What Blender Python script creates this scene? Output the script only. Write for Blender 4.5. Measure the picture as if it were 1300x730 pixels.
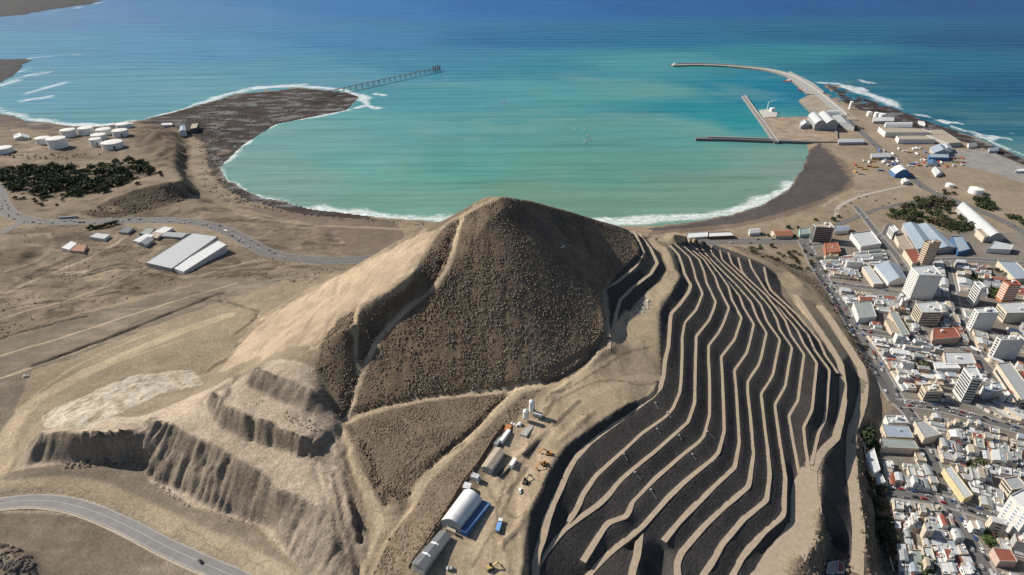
import bpy, math, random
import numpy as np
from mathutils import Vector

# ------------------------------------------------------------------ scene, camera, light
for o in list(bpy.data.objects):
    bpy.data.objects.remove(o)
S = bpy.context.scene
COL = S.collection
R = math.radians
H, F, PITCH = 400.0, 740.0, R(30.0)          # eye height (m), focal length in px of a 1300 px wide frame, downward pitch
SP, CP = math.sin(PITCH), math.cos(PITCH)
cam = bpy.data.cameras.new("camera")
cam.sensor_width = 36.0
cam.lens = F / 1300 * 36.0
cam.clip_start, cam.clip_end = 1.0, 120000.0
camo = bpy.data.objects.new("camera", cam)
COL.objects.link(camo)
camo.location = (0, 0, H)
camo.rotation_euler = (math.pi / 2 - PITCH, 0, 0)
S.camera = camo

SUN_EL = R(35.5)
SHX, SHY = 0.911, -0.411                      # direction in which shadows fall on the ground
W = bpy.data.worlds.new("World")
S.world = W
W.use_nodes = True
nt = W.node_tree
bg = nt.nodes["Background"]
sky = nt.nodes.new("ShaderNodeTexSky")
sky.sky_type = 'NISHITA'
sky.sun_disc = False
sky.sun_elevation = SUN_EL
sky.sun_rotation = math.atan2(-SHX, -SHY)
sky.altitude = 300
nt.links.new(sky.outputs[0], bg.inputs[0])
bg.inputs[1].default_value = 0.066
sl = bpy.data.lights.new("sun", 'SUN')
sl.energy = 4.3
sl.angle = R(0.53)
sl.color = (1.0, 0.94, 0.84)
so = bpy.data.objects.new("sun", sl)
COL.objects.link(so)
so.rotation_euler = Vector((SHX * math.cos(SUN_EL), SHY * math.cos(SUN_EL), -math.sin(SUN_EL))).to_track_quat('-Z', 'Y').to_euler()
S.view_settings.view_transform = 'Standard'
S.view_settings.look = 'None'
S.view_settings.exposure = 0.55
S.view_settings.gamma = 1.0
S.render.engine = 'CYCLES'
S.cycles.max_bounces = 5
S.cycles.diffuse_bounces = 2
S.cycles.glossy_bounces = 2

rng = np.random.default_rng(7)
rnd = random.Random(11)

# ------------------------------------------------------------------ photo pixel -> world helpers (survey of the place)
def U(px, py, z):
    u, v = px - 650.0, py - 365.0
    t = (H - z) / (SP + CP * v / F)
    return np.array([t * u / F, t * (CP - SP * v / F), z])

def PX(p):
    x, y, z = p
    d = y * CP + (H - z) * SP
    dv = -y * SP + (H - z) * CP
    return np.array([650 + F * x / d, 365 + F * dv / d])

def UL(pts, z=None):
    """polyline of (px,py) or (px,py,z) -> world; z given as one number or as (z_start, z_end); missing z are interpolated"""
    n = len(pts)
    zs = []
    for i, p in enumerate(pts):
        if len(p) > 2:
            zs.append(float(p[2]))
        else:
            zs.append(np.nan)
    zs = np.array(zs)
    if z is not None:
        if np.isscalar(z):
            zs[:] = z
        else:
            zs[:] = np.linspace(z[0], z[1], n)
    ok = ~np.isnan(zs)
    d = np.r_[0, np.cumsum(np.hypot(*np.diff(np.array([p[:2] for p in pts]), axis=0).T))]
    zs = np.interp(d, d[ok], zs[ok])
    return np.array([U(p[0], p[1], zz) for p, zz in zip(pts, zs)])

def densify(P, step):
    P = np.asarray(P, float)
    seg = np.hypot(*np.diff(P[:, :2], axis=0).T)
    d = np.r_[0, np.cumsum(seg)]
    n = max(2, int(d[-1] / step) + 1)
    s = np.linspace(0, d[-1], n)
    return np.stack([np.interp(s, d, P[:, i]) for i in range(P.shape[1])], 1)

def smooth_line(P, it=2):
    P = np.asarray(P, float)
    for _ in range(it):                       # Chaikin
        Q = [P[0]]
        for a, b in zip(P[:-1], P[1:]):
            Q += [a * .75 + b * .25, a * .25 + b * .75]
        Q.append(P[-1])
        P = np.array(Q)
    return P

def normals2(P):
    T = np.gradient(P[:, :2], axis=0)
    T /= np.maximum(np.hypot(T[:, 0], T[:, 1]), 1e-6)[:, None]
    return np.stack([-T[:, 1], T[:, 0]], 1)

# ------------------------------------------------------------------ numpy noise
def _h(ix, iy, seed):
    n = (ix.astype(np.int64) * 374761393 + iy.astype(np.int64) * 668265263 + seed * 974634777) & 0x7fffffff
    n = ((n ^ (n >> 13)) * 1274126177) & 0x7fffffff
    return ((n ^ (n >> 16)) & 0xffff) / 65535.0

def vnoise(x, y, seed=0):
    ix, iy = np.floor(x), np.floor(y)
    fx, fy = x - ix, y - iy
    fx = fx * fx * (3 - 2 * fx); fy = fy * fy * (3 - 2 * fy)
    a, b = _h(ix, iy, seed), _h(ix + 1, iy, seed)
    c, d = _h(ix, iy + 1, seed), _h(ix + 1, iy + 1, seed)
    return (a * (1 - fx) + b * fx) * (1 - fy) + (c * (1 - fx) + d * fx) * fy

def fbm(x, y, oct=4, seed=0, gain=.5):
    s = np.zeros_like(x, float); a = 1.0; tot = 0
    for i in range(oct):
        s += a * vnoise(x * 2 ** i, y * 2 ** i, seed + i * 17); tot += a; a *= gain
    return s / tot - .5                        # about -0.5..0.5

# ------------------------------------------------------------------ survey lines: terrace benches
B = {}
B['A'] = [(804.6,292.7,147),(817,320.4),(807.7,337.3),(784.6,357.3),(767.7,366.5),(767.7,395,146),(771,413),(773,428,140)]
B['B'] = [(810.8,295.8,139.5),(826,315.8),(834.6,334),(826,348),(804.6,363.5),(787.7,380.4),(782,400,139),(775,424),(773,443,137)]
B[1] = [(850,311,126),(861.5,323.5),(866,336),(869,348),(877,362),(874,371),(863,386.5),(856,394),(851.5,399),(850,420.8),(848.5,439),(844.6,456,125),(842,479,122.5),(838.5,492,122),(829,503,121.5),(781.5,537.7,119),(748.6,562.3,117.5),(729,583.7,116),(716,608,114),(701,641,112),(694.4,657.7),(688,681,107),(681,702),(676,730,101),(674,745,99)]
B[2] = [(857,310,118.5),(875.4,326.5),(880.8,342),(883,352.7),(892,372.7),(884,393),(869,410),(866,428.5),(866,451.5),(864.6,485.4),(862.9,498,117),(854.7,518),(844.8,529.4),(814,550.8,113),(789.7,573.8),(771.6,590,110.5),(756.8,603.4),(740,628,106),(733.8,642.9),(729,651),(720.7,662.6,102.5)]
B[3] = [(865.4,310.4,111),(887.7,329.6),(893.8,345),(897,358.8),(908.5,382.7),(906,393),(900,407),(883.8,427),(883,451.5),(882.5,480),(881.8,511.4),(873.5,536,109),(866,542.6),(830.8,573.8),(806,593.5),(788,609,103.5),(773,628),(756.8,642.9,102.5),(735.5,657.7),(715.7,672.5,102),(704,685.6),(689.4,703.7,101.5),(681,718.5),(679.6,730,101),(678,745,99)]
B[4] = [(870.8,311,103.5),(893.8,329.6),(907.7,351),(912.3,365),(925.5,391),(918.5,410),(912.3,422.3),(899.5,439),(899.4,455),(900.8,482.3),(900.7,527.8),(893.3,554,101),(885.9,562.3),(862.9,580.4),(830,609,98),(814,624.8),(802.8,636.3),(798.7,649.4),(794.6,656),(781.5,660),(771.6,664,96),(765,672.5),(756.8,685.6),(740,713,92)]
B[5] = [(868.5,305,96),(897,328),(912.3,346.5),(924.6,363.5),(929,380.4),(941.5,403.8),(932.3,431.5),(915.5,453),(917,476),(919.6,547.5),(912,573.8,94.5),(905.6,582),(872,609,93),(846.4,633),(830,651,91),(816,667.5),(798,682.3),(773,702),(755,720),(747,730,86),(735,745,84)]
B[6] = [(872,302,88.5),(900,333),(924.6,359),(939,376),(943.8,390),(957,411.5),(950.8,437.7),(947.7,448.5),(932.3,470),(934.6,495),(938.5,562.3),(932.7,593.5),(915.5,609,86),(887.5,636.3),(862.9,661),(842.3,687,83)]
B[7] = [(881,303,81),(900,327),(935.4,362.3),(953.8,383.8),(960.8,402.3),(973,423),(966,454.6),(963,463.8),(949,484),(949.5,500),(953,534),(956.5,577),(951.6,610,80),(950,618),(920,642.9),(892.4,669),(864.5,702),(859.6,715),(861,730,76),(862,745,75)]
B[8] = [(902.3,311.5,73.5),(903,320.8),(915.4,334.6),(941.5,359),(966,387),(973,407),(990,431.5),(981.5,474.6),(978.5,480.8),(966.3,500),(969.7,532.7),(974.6,572),(977,602),(973,634.6,73),(945,657.7),(917,690.5),(900.7,718.5),(892.4,730,70),(885,745,69)]
B[9] = [(913.8,317.7,66),(917,330),(930.8,342.3),(961.5,371.5),(977,390),(986,405),(990,419),(1005.4,441.5),(1000,471.5),(997,490),(983.6,513.8),(989,554.8),(997,608),(994.3,654,65.5),(969.7,675.7),(941.8,707),(930,730,63),(922,745,62)]
B[10] = [(924.6,320.8,58.5),(929,334.6),(938.5,343.8),(972.3,374.6),(984.6,390),(997,407),(1003.8,425.4),(1020.8,450),(1015.4,488.5),(1013,508.5),(1001.4,528),(1005,551),(1013.8,597.6),(1017.4,612,59)]
B[11] = [(937,327,51),(941.5,343.8),(950.8,356),(970,374),(989,392),(1012.3,419),(1020,436),(1037,460.8),(1034,490.7),(1030.8,521),(1020,542.4),(1022.8,569),(1027,596,59)]
B[12] = [(951,329,43.5),(954,340),(975,373),(995,390),(1010,407),(1026,425.4),(1033.8,443.8),(1053,470),(1051,490.7),(1049.5,515.6),(1046.8,533.4,45),(1038.8,551),(1030,590,59)]
B[13] = [(970,339,36),(973.8,357.7),(978.5,368.5),(998.5,387),(1012.3,400),(1040,433),(1047.7,451.5),(1064,474,33)]
B[14] = [(1010,375,30),(1030,405,28.5),(1052,437),(1067,462,28.5),(1070.5,490.7,29),(1070,512,32),(1065.5,538.8,36),(1061,556.6,44),(1047.7,569,51),(1038.8,579.8,56),(1031.7,597,59)]
B['P'] = [(1027,596,59),(1022,620,59),(1023,643,58.5),(1022,672,58.5),(994,708.6,58.5),(981,730,59),(972,745,59)]
B['R'] = [(812,676,88),(811,690,86.5),(809,705,85),(804,720,83.5),(801,735,82)]
B[15] = [(1040,388,30),(1053.8,405),(1073.8,436),(1093.8,467),(1096.7,490.7,36),(1095.8,503),(1090.5,524.5),(1081.5,546),(1079.8,565.5,46),(1081.5,600),(1085,630,54),(1088.7,657),(1090.5,680),(1088.7,710,54),(1087,728,53)]
BW = {'A':1.5,'B':1.6,1:1.7,2:1.15,3:1.2,4:1.15,5:1.2,6:1.15,7:1.15,8:1.15,9:1.15,10:1.1,11:1.1,12:1.15,13:1.3,14:3.0,'P':9.0,'R':2.2,15:4.0}
bench_w = {}
def zt(k, z):
    if k == 'A': return z - 14
    if k == 'B': return z - 13.5
    if k == 15: return z
    return 113 - (126 - z) * .667
for k, L in B.items():
    L = [(p[0], p[1], zt(k, p[2])) if len(p) > 2 else p for p in L]
    if k == 14: L[0] = (1010, 375, 42)
    P = UL(L)
    P = np.c_[P, np.zeros(len(P))]
    P = densify(P[:, :3], .8); Q_ = P.copy()
    for _ in range(6): Q_[1:-1] = (Q_[:-2] + 2 * Q_[1:-1] + Q_[2:]) / 4
    bench_w[k] = densify(Q_, 2.0)

# ------------------------------------------------------------------ survey lines: everything else (px, py, z)
CL = []                                       # list of (px,py,z) polylines
def C(*pts, z=None):
    CL.append(UL(list(pts), z))
def CY(*pts):
    CL.append(UL([(p[0], p[1], p[2] - 12.0 * np.interp(p[0], [530, 690], [.12, 1])) if len(p) > 2 else p for p in pts]))
# yard and its crest above the terraces
CY((846,313,133),(853,326.5),(855.4,338.8),(862.5,351),(855,366.5),(838.5,383.5),(836.5,395,131),(835,425,129),(835.5,451,126),(838,466,123))
CY((834,490,124.5),(827.5,498,126),(781.5,523,126),(748.6,544,125),(719,564,124),(707.5,575.5,124),(696,595,123.5),(691,610,122.5),(689,621,121.5),(671,649,119),(669,656,118),(665,730,113),(662,745,112))
CY((830,302,134),(842,318,132.5),(847,340,132),(840,365,132),(822,385,131.5),(805,400,131))
CY((812,303,133),(838,320,132.5),(846,343,132),(832,360,132),(815,377,131.5),(802,392,131.5),(792,410,131),(777,433,131.5))
CY((800,440,130),(820,430,129),(825,460,126),(790,470,128))
CY((690,487,128),(720,480,129),(750,470,131),(775,450,132))
CY((690,540,125),(660,560,121),(640,590,117),(615,610,114),(590,650,110.5),(560,690,107),(540,725,104))
CY((720,520,127),(690,560,123),(660,610,117),(650,660,115),(630,700,111.5),(610,735,107))
CY((610,590,116.5),(570,640,110.5),(525,715,104))
# crest above bench A and the skyline of the hill
C((798,293,138),(812,316,137),(812,322),(780,345,137),(771,357),(764,365,137.5),(764,395,136),(768,420,131))
C((636.7,248,212),(660,252,206.5),(680,256,199),(700,261.5,190),(720,267,180.5),(740,273,170.5),(760,279.5,160.5),(780,285.5,150),(798,291.5,140))
C((634,249,212),(618,250,209),(600,258,203),(583,269,196),(566,278,188),(540,289,178),(511,304,162),(492,313,152),(466,328,138),(437,345,118),(410,360,98))
# boundary lit flank / shrubby face
C((634,250,211),(610,259,205),(592,269,199),(570,280,193),(555,291,189),(540.5,315,185),(525.7,344.6,178),(496,367,168),(459,385,158),(444,415,148),(407,433,135),(402,468,124),(415.6,490,116),(420,517,110),(427,535,106))
# gully paths on the face
C((586.7,274,196),(579,300,190),(573.8,326,182),(562.7,352,173),(540.5,370.5,162),(513,395,151),(488.8,418.6,140),(466.6,455.6,125),(455.5,485,115.5),(453.6,500,112),(445,520,107),(432,535,104))
C((455,389,152),(450,402,147),(452,415,142),(451,440,133),(452,459,126),(455,476,118))
# the face itself
C((640,262,206),(650,300,191),(660,350,172.5),(675,410,148),(690,470,122))
C((620,280,199),(610,330,181.5),(598,390,158),(580,450,131),(563,492,113.5))
C((690,275,187),(710,320,169),(725,370,151),(735,420,134))
C((750,300,157),(757,340,146),(758,380,139),(762,420,131))
# trail at the foot of the face
CY((432,536,104),(450,530,105),(470,523,107),(500,515,110),(535,507,113),(560,504,115),(600,500,119),(640,496,123),(690,487,128))
CY((690,486,128.5),(720,474,131),(745,460,134),(760,444,137),(766,428,140))
# second track
CY((664,492,126),(642,511,123.5),(620,531,120.5),(600,553,117),(575,572.5,113),(552,596,108.5),(533,616,104),(524,635,100),(497,666.7,92),(478,690,86),(461,716,80),(452,740,77))
CY((450,560,104),(480,570,106),(520,560,111),(570,540,115.5),(610,520,119))
CY((470,610,98),(500,600,103),(530,590,107.5))
# spur and gullies in front of the node
C((432,545,103),(440,575,100),(455,605,95),(465,640,90),(475,665,87.5))
C((428,560,100.5),(436,590,96),(444,620,92),(452,660,86),(458,690,81))
C((425,640,92),(435,665,88),(445,700,82),(450,735,77))
C((440,632,94),(448,660,90),(455,690,84))
# lit flank down to the plain
C((285,462,70),(320,410,62),(380,372,54),(425,350,49))
C((283,500,84),(300,475,86),(330,440,90),(370,410,97),(420,375,112))
# quarry: three cliffs, crest then foot
C((325,468,123),(345,474,124),(370,481,124),(395,492,122),(406.6,499,120))
C((302,478,113),(318,492,113),(345,506,113),(375,518,113),(409,528,110))
C((289,492,111),(325,514,111),(370,536,110.5),(408,545,108))
C((272,500,104),(283,513,108),(305,523,109.5),(325,531,110),(348,541,109.5),(370,551,109),(400,558,107))
C((262,508,96),(270,530,95),(290,546,95),(316,557,95),(361,570,95),(397.5,580,95),(425,604,94))
C((184,530,88),(195,532.5,91),(210,538,93),(229,547,93),(250,556,92.5),(272,564,92),(290,578,92),(307,590,92),(330,604,92),(348,617,92),(384,640,91),(411,644,91),(420,671,88),(432,700,83))
C((170,582,64),(183,592,64),(195,607,63),(225,624,63),(255,641,63),(297,656,63.5),(330,666,64),(348,680,65),(384,712,66),(397,735,66))
C((240,545,92.5),(285,560,93),(330,585,93.5),(400,620,92.5))
# the pale spoil ridge and its dark front
C((45,556,68),(51,551.6,76),(75,550,82),(100,549.5,86),(130,548,88),(166,547,88),(176,552,84))
C((20,593,61),(50,590,63),(80,587,64),(120,585,64),(166,580,64))
C((55,524,60),(100,502,63),(135,487,65),(170,474,66),(210,468,67),(246,468,67),(268,474,69))
C((60,535,66),(110,520,74),(160,505,79),(210,496,79),(255,490,77))
C((176,552,86),(205,530,88),(240,510,88),(262,500,88))
# plain
C((-80,480,48),(0,480,50),(50,465,50.5),(100,450,51),(150,432,51),(200,412,51),(260,390,51),(300,374,51),(350,360,50),(400,350,48))
C((-80,530,52),(0,540,54),(40,520,55),(100,480,57),(160,450,58),(220,420,58.5),(270,405,59),(310,400,60))
C((270,460,66),(200,462,63),(140,478,62),(90,500,60),(40,540,58),(10,590,58))
C((-80,400,40),(0,430,43),(60,410,42),(120,395,42),(180,375,40),(220,362,38),(300,352,38),(370,343,34))
C((-80,340,30),(0,340,30),(30,345,31),(60,330,30),(100,330,29.5),(150,333,30),(185,340,30),(235,344,30),(290,318,26),(220,300,26),(180,315,28),(120,320,28.5))
C((60,370,37),(120,360,36),(170,350,34))
C((-40,318,35),(-5,315,37),(15,316,37),(28,321,35)); C((-40,341,28),(0,340,28.5),(25,336,28.5),(40,328,28.5))
C((-40,704,60),(0,700,59),(18,708,60),(42,720,57)); C((-40,690,54),(0,688,54),(30,694,54),(60,716,53.5))
# roads
ROADS = {}
ROADS['hill_road'] = ([(-80,655,58),(0,639,58),(42,634.5,58),(85,638.7,58),(127,652,58),(170,672,58),(212,695,58),(255,714,58),(297,732,58),(330,747,58),(380,775,58)], 5.6)
ROADS['coast_highway'] = ([(-25,215,26),(-3,240,27),(0,253,27),(9.5,270,27.5),(31,279.5,27.5),(63,282.6,27),(126,281.5,26),(173,279.5,25),(220,279.5,24.5),(262,283.5,24),(293,294.5,23),(330,316.6,22),(352,325,22),(400,331,22),(450,331,21.5),(500,324,21),(600,316,19),(700,311,17),(800,309,15),(900,306.5,12.5),(960,306.5,11),(1010,306,10),(1035,308,10)], 11.0)
ROADS['branch_road'] = ([(-40,312,28.5),(0,297,28),(19,286,27.7),(33,281,27.6)], 6.0)
for P, w in ROADS.values():
    CL.append(UL(P))
C((-80,630,60),(0,619.6,60.5),(42,617,60.5),(85,615,60.5),(127,624,60.5),(170,643,60.5),(238,677,60.5),(330,717,60.5),(370,745,60))
C((-80,690,54),(0,690,54),(70,690,54),(140,710,54),(190,745,54))
C((-80,760,52),(60,760,52),(160,770,52))
# west coast: scarp, cliff, tank farm
C((100.7,271.6,27),(120,263,32),(144,251,37),(165,243,41),(185,236.6,42),(210,232,42),(232,228.4,40))
C((107,274.5,26),(148,276.7,25.5),(185,273.6,25),(216,261,24),(248.7,246,12))
C((232,175,5),(234,202,5),(236,222,5),(250,243,5))
C((224,173,19),(222,197.5,24),(220,212,28),(232,227,38))
C((60,255,28),(100,250,28.5),(140,240,29.5),(190,222,27.5))
C((-120,240,26),(0,235,26),(60,225,26),(130,213,25),(190,205,25))
C((-120,208,17),(0,207,17),(60,206,17),(130,206,17.5),(170,200,18))
C((-120,182,14),(0,182,14),(60,180,14),(130,172,14),(165,165,13))
C((-120,150,5),(0,153,5),(50,160,5),(110,162.5,5),(155,160,5),(185,153,4),(215,158,4),(228,165,4))
C((186,168,28),(196,163,31),(204,170,29),(214,178,22)); C((190,185,26),(203,190,26)); C((180,172,15),(176,190,16.5),(182,200,19))
C((262,258,6),(300,266,4),(350,276,4),(430,283,4),(520,289,4),(570,291,4))
C((300,270,12),(340,277,12),(382,283.5,12),(464,287.5,12),(530,290.5,11.5))
C((250,262,21),(280,275,21),(310,289,20),(345,306,19.5),(400,312,18),(480,312,17),(540,304,14))
C((258,180,3),(250,200,3),(252,225,3.5),(275,240,3))
# seaward side of the hill, hidden from this place
def CW(*pts): CL.append(np.array(pts, float))
CW((-60,560,160),(0,565,150),(60,590,130),(110,610,118))
CW((-130,590,95),(-50,640,90),(30,660,80),(110,680,68),(200,700,45))
CW((-160,700,25),(-60,720,24),(60,730,22),(170,745,18),(260,755,14))
C((855,297,116),(868,299,108),(880,301,97),(895,306,86))
# beach road side and bay beach
C((830,296,4),(880,293,4),(930,288.5,4),(965,283,4),(1000,274,4),(1050,255,4),(1075,240,3.5),(1085,232,3.5),(1075,212,3.5),(1050,188,3.5),(1035,180,3.5))
C((870,300,8),(930,297,8),(980,290,7),(1020,280,6),(1070,262,5.5),(1110,250,5))
# town and port ground
for L in ([(1040,350,14),(1062,381,17),(1081,413,20),(1110,470,24),(1141,512,26),(1165,544,27),(1190,606,28),(1216,660,29),(1253,727,30),(1262,750,30)],
          [(1105,535,27.5),(1118,580,28),(1127,640,28.5),(1140,700,29.5),(1150,750,30)],
          [(950,312,11),(990,322,13),(1030,338,14),(1050,360,15.5)],
          [(1400,640,27),(1300,600,26),(1240,560,26)],[(1400,500,21),(1300,500,22),(1200,480,23)],[(1400,400,15),(1300,400,15.5),(1200,410,17)],
          [(1400,330,9),(1300,330,9),(1200,330,10),(1120,330,11.5)],[(1400,730,30),(1330,740,30)],
          [(1120,272,6),(1200,282,6),(1300,285,6),(1400,290,6)],[(1130,238,5),(1200,245,5),(1300,252,5),(1400,256,5)],
          [(1075,195,4),(1120,210,4.5),(1160,215,4.5),(1230,215,4.5),(1300,222,4.5)],
          [(1075,150,4),(1100,165,4),(1150,180,4),(1230,192,4),(1310,218,4)],
          [(1100,545,28),(1106,580,28.5),(1112,620,29),(1115,660,29),(1118,730,30)]):
    CL.append(UL(L))
C((1062,366,16),(1075,390,19),(1098,430,22),(1112,462,25),(1116,500,27),(1108,530,28))
C((960,316,14),(1000,330,17),(1035,352,22),(1052,375,23))
C((930,312,24),(948,318,32),(975,327,38),(1000,342,39),(1020,362,38))
C((985,352,43),(1000,372,43),(1020,400,44),(1045,430,45))
C((1047,668,56),(1050,700,52),(1045,735,52),(1062,690,47),(1064,730,46))
# fallback gullies, the dark hollow at the foot of the terraces
C((800,700,80),(830,740,75)); C((700,740,91),(720,745,88))
C((840,700,78),(845,740,75))
# shoreline (land on the left hand when walked in this order: from the north-west round the bay to the port)
SH = [(-160,128),(-60,130),(0,143),(40,155),(90,160),(130,160),(165,155),(200,148),(235,138),(270,128),(300,119),(340,113),(380,111),(410,114),(440,117),(455,122),(452,134),(430,140),(395,148),(350,155),(325,168),(310,180),(290,195),(277,212),(287,228),(305,238),(330,250),(370,262),(430,271),(500,277.5),(560,282),(620,285),(690,286),(760,286),(830,287),(880,282),(930,272),(970,259),(1000,241),(1018,215),(1026,195),(1024,182)]
shore = densify(UL(SH, 0.0), 10.0)
_k = np.clip((-260 - shore[:, 0]) / 60, 0, 1)
shore[:, 0] += _k * 26 * fbm(shore[:, 0] / 48, shore[:, 1] / 48, 4, 211); shore[:, 1] += _k * 34 * fbm(shore[:, 0] / 48, shore[:, 1] / 48, 4, 213)
SH2 = [(1048,106),(1062,108),(1090,122),(1120,132),(1145,141),(1172,152),(1202,162),(1240,174),(1275,190),(1300,201),(1340,222),(1420,262)]
shore2 = UL(SH2, 0.0)
# ------------------------------------------------------------------ height field: survey lines interpolated on grids of falling cell size
mid = UL([(1024,182),(1032,176),(1040,160),(1043,140),(1046,112)], 0.0)
coast = np.vstack([shore, mid, shore2])
def offset(P, d):
    P = densify(P, 12.0)
    return P[:, :2] + normals2(P) * d
sea_lines = [np.c_[offset(coast, 10), np.full(len(offset(coast, 10)), -1.2)]]
def in_poly(x, y, poly):
    poly = np.asarray(poly)[:, :2]
    out = np.zeros(x.shape, bool)
    x0, y0 = poly.min(0); x1, y1 = poly.max(0)
    m = (x >= x0) & (x <= x1) & (y >= y0) & (y <= y1)
    if not m.any():
        return out
    xs, ys = x[m], y[m]
    r = np.zeros(xs.shape, bool)
    for (ax, ay), (bx, by) in zip(poly, np.roll(poly, -1, 0)):
        if ay == by:
            continue
        c = ((ay > ys) != (by > ys)) & (xs < (bx - ax) * (ys - ay) / (by - ay) + ax)
        r ^= c
    out[m] = r
    return out
sea_poly = np.vstack([coast[:, :2], [[6000, coast[-1, 1]], [6000, 9000], [-6000, 9000], [-6000, coast[0, 1]]]])

LINES = [densify(P, 1.0) for P in CL]
for P in LINES:                                # the quarry edges are ragged
    w_ = ((P[:, 0] > -430) & (P[:, 0] < -118) & (P[:, 1] > 190) & (P[:, 1] < 410) & (P[:, 2] > 62.5) & (P[:, 2] < 114)).astype(float)
    P[:, 0] += w_ * 11 * fbm(P[:, 0] / 17, P[:, 1] / 17, 3, 231); P[:, 1] += w_ * 9 * fbm(P[:, 0] / 17, P[:, 1] / 17, 3, 233); P[:, 2] += w_ * 3 * fbm(P[:, 0] / 25, P[:, 1] / 25, 3, 235)
bench_edges = {}
for k, P in bench_w.items():
    n = normals2(P)
    w = BW[k]
    for s in (-1.15, -.4, .4, 1.15):
        Q = P.copy(); Q[:, :2] += n * max(w, 1.2) * s
        LINES.append(densify(Q, 0.7))
for name, (L, w) in ROADS.items():
    P = densify(smooth_line(UL(L), 2), 4.0)
    n = normals2(P)
    for s in (-1.1, -.6, 0, .6, 1.1):
        Q = P.copy(); Q[:, :2] += n * w * s
        LINES.append(densify(Q, 1.0))
LINES.append(densify(coast, 1.0))
LINES += [densify(q, 2.0) for q in sea_lines]
ALL = np.vstack(LINES)

def level(x0, y0, x1, y1, h, init, its, prev=None):
    nx, ny = int(round((x1 - x0) / h)) + 1, int(round((y1 - y0) / h)) + 1
    gx, gy = x0 + np.arange(nx) * h, y0 + np.arange(ny) * h
    X, Y = np.meshgrid(gx, gy)
    Z = sample(prev, X, Y) if prev is not None else np.full((ny, nx), 20.0)
    ix = np.round((ALL[:, 0] - x0) / h).astype(int); iy = np.round((ALL[:, 1] - y0) / h).astype(int)
    m = (ix >= 0) & (ix < nx) & (iy >= 0) & (iy < ny)
    acc = np.zeros((ny, nx)); cnt = np.zeros((ny, nx))
    np.add.at(acc, (iy[m], ix[m]), ALL[m, 2]); np.add.at(cnt, (iy[m], ix[m]), 1)
    fix = cnt > 0
    val = np.where(fix, acc / np.maximum(cnt, 1), 0)
    sea = in_poly(X, Y, sea_poly)
    e = sea.copy()
    for _ in range(max(1, int(70 / h))):
        e[1:-1, 1:-1] = e[1:-1, 1:-1] & e[:-2, 1:-1] & e[2:, 1:-1] & e[1:-1, :-2] & e[1:-1, 2:]
    val[e] = -8; fix |= e
    edge = None
    if init == 'inner':
        edge = np.zeros_like(fix); edge[0] = edge[-1] = True; edge[:, 0] = edge[:, -1] = True
        edge &= ~fix
        val[edge] = Z[edge]; fix |= edge
    Z[fix] = val[fix]
    for _ in range(its):
        Pd = np.pad(Z, 1, mode='edge')
        Zn = (Pd[:-2, 1:-1] + Pd[2:, 1:-1] + Pd[1:-1, :-2] + Pd[1:-1, 2:]) * .25
        Z += 1.0 * (Zn - Z)
        Z[fix] = val[fix]
    return dict(x0=x0, y0=y0, h=h, Z=Z, nx=nx, ny=ny)

def sample(g, X, Y, A=None):
    A = g['Z'] if A is None else A
    fx = np.clip((X - g['x0']) / g['h'], 0, g['nx'] - 1.001); fy = np.clip((Y - g['y0']) / g['h'], 0, g['ny'] - 1.001)
    ix, iy = np.floor(fx).astype(int), np.floor(fy).astype(int)
    fx, fy = fx - ix, fy - iy
    return (A[iy, ix] * (1 - fx) + A[iy, ix + 1] * fx) * (1 - fy) + (A[iy + 1, ix] * (1 - fx) + A[iy + 1, ix + 1] * fx) * fy

g = None
for h, its in ((96, 200), (48, 200), (24, 150), (12, 120), (6, 90)):
    g = level(-2016, 96, 1824, 2592, h, 'outer', its, g)
G6 = g
FX0, FX1, FY0, FY1 = -570.0, 486.0, 180.0, 804.0
g = level(FX0, FY0, FX1, FY1, 3.0, 'inner', 160, G6)
GF = level(FX0, FY0, FX1, FY1, 1.5, 'inner', 120, g)
Zf = GF['Z']
Zs = np.pad(Zf, 1, mode='edge')
Zs = (Zs[:-2, 1:-1] + Zs[2:, 1:-1] + Zs[1:-1, :-2] + Zs[1:-1, 2:] + 4 * Zf) / 8
GF['Z'] = Zs

def soften(px_poly, z_guess, it):
    gx = GF['x0'] + np.arange(GF['nx']) * 1.5; gy = GF['y0'] + np.arange(GF['ny']) * 1.5
    XX, YY = np.meshgrid(gx, gy)
    m = in_poly(XX, YY, np.array([U(a, b, c)[:2] for a, b, c in px_poly])).astype(float)
    Zz = GF['Z'].copy()
    for k in range(it):
        Pd = np.pad(Zz, 1, mode='edge'); Zn = (Pd[:-2, 1:-1] + Pd[2:, 1:-1] + Pd[1:-1, :-2] + Pd[1:-1, 2:]) * .25
        Zz = np.where(m > 0, Zn, Zz)
    w = m.copy()
    for k in range(10):
        Pd = np.pad(w, 1, mode='edge'); w = (Pd[:-2, 1:-1] + Pd[2:, 1:-1] + Pd[1:-1, :-2] + Pd[1:-1, 2:] + w) / 5
    w = np.clip(w * 2 - 1, 0, 1)
    GF['Z'] = GF['Z'] * (1 - w) + Zz * w
soften([(645,262,204),(600,300,191),(580,345,175),(545,385,156),(500,425,138),(478,460,125),(478,505,111),(560,490,118),(640,480,124),(690,470,125),(740,440,131),(756,400,140),(756,350,148),(790,310,143),(760,290,162),(700,270,185)], 0, 400)

def hz(x, y):
    """smooth ground height"""
    x = np.atleast_1d(np.asarray(x, float)); y = np.atleast_1d(np.asarray(y, float))
    z = sample(G6, x, y)
    m = (x > FX0 + 1) & (x < FX1 - 1) & (y > FY0 + 1) & (y < FY1 - 1)
    if m.any():
        z = np.where(m, sample(GF, x, y), z)
    return z

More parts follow.
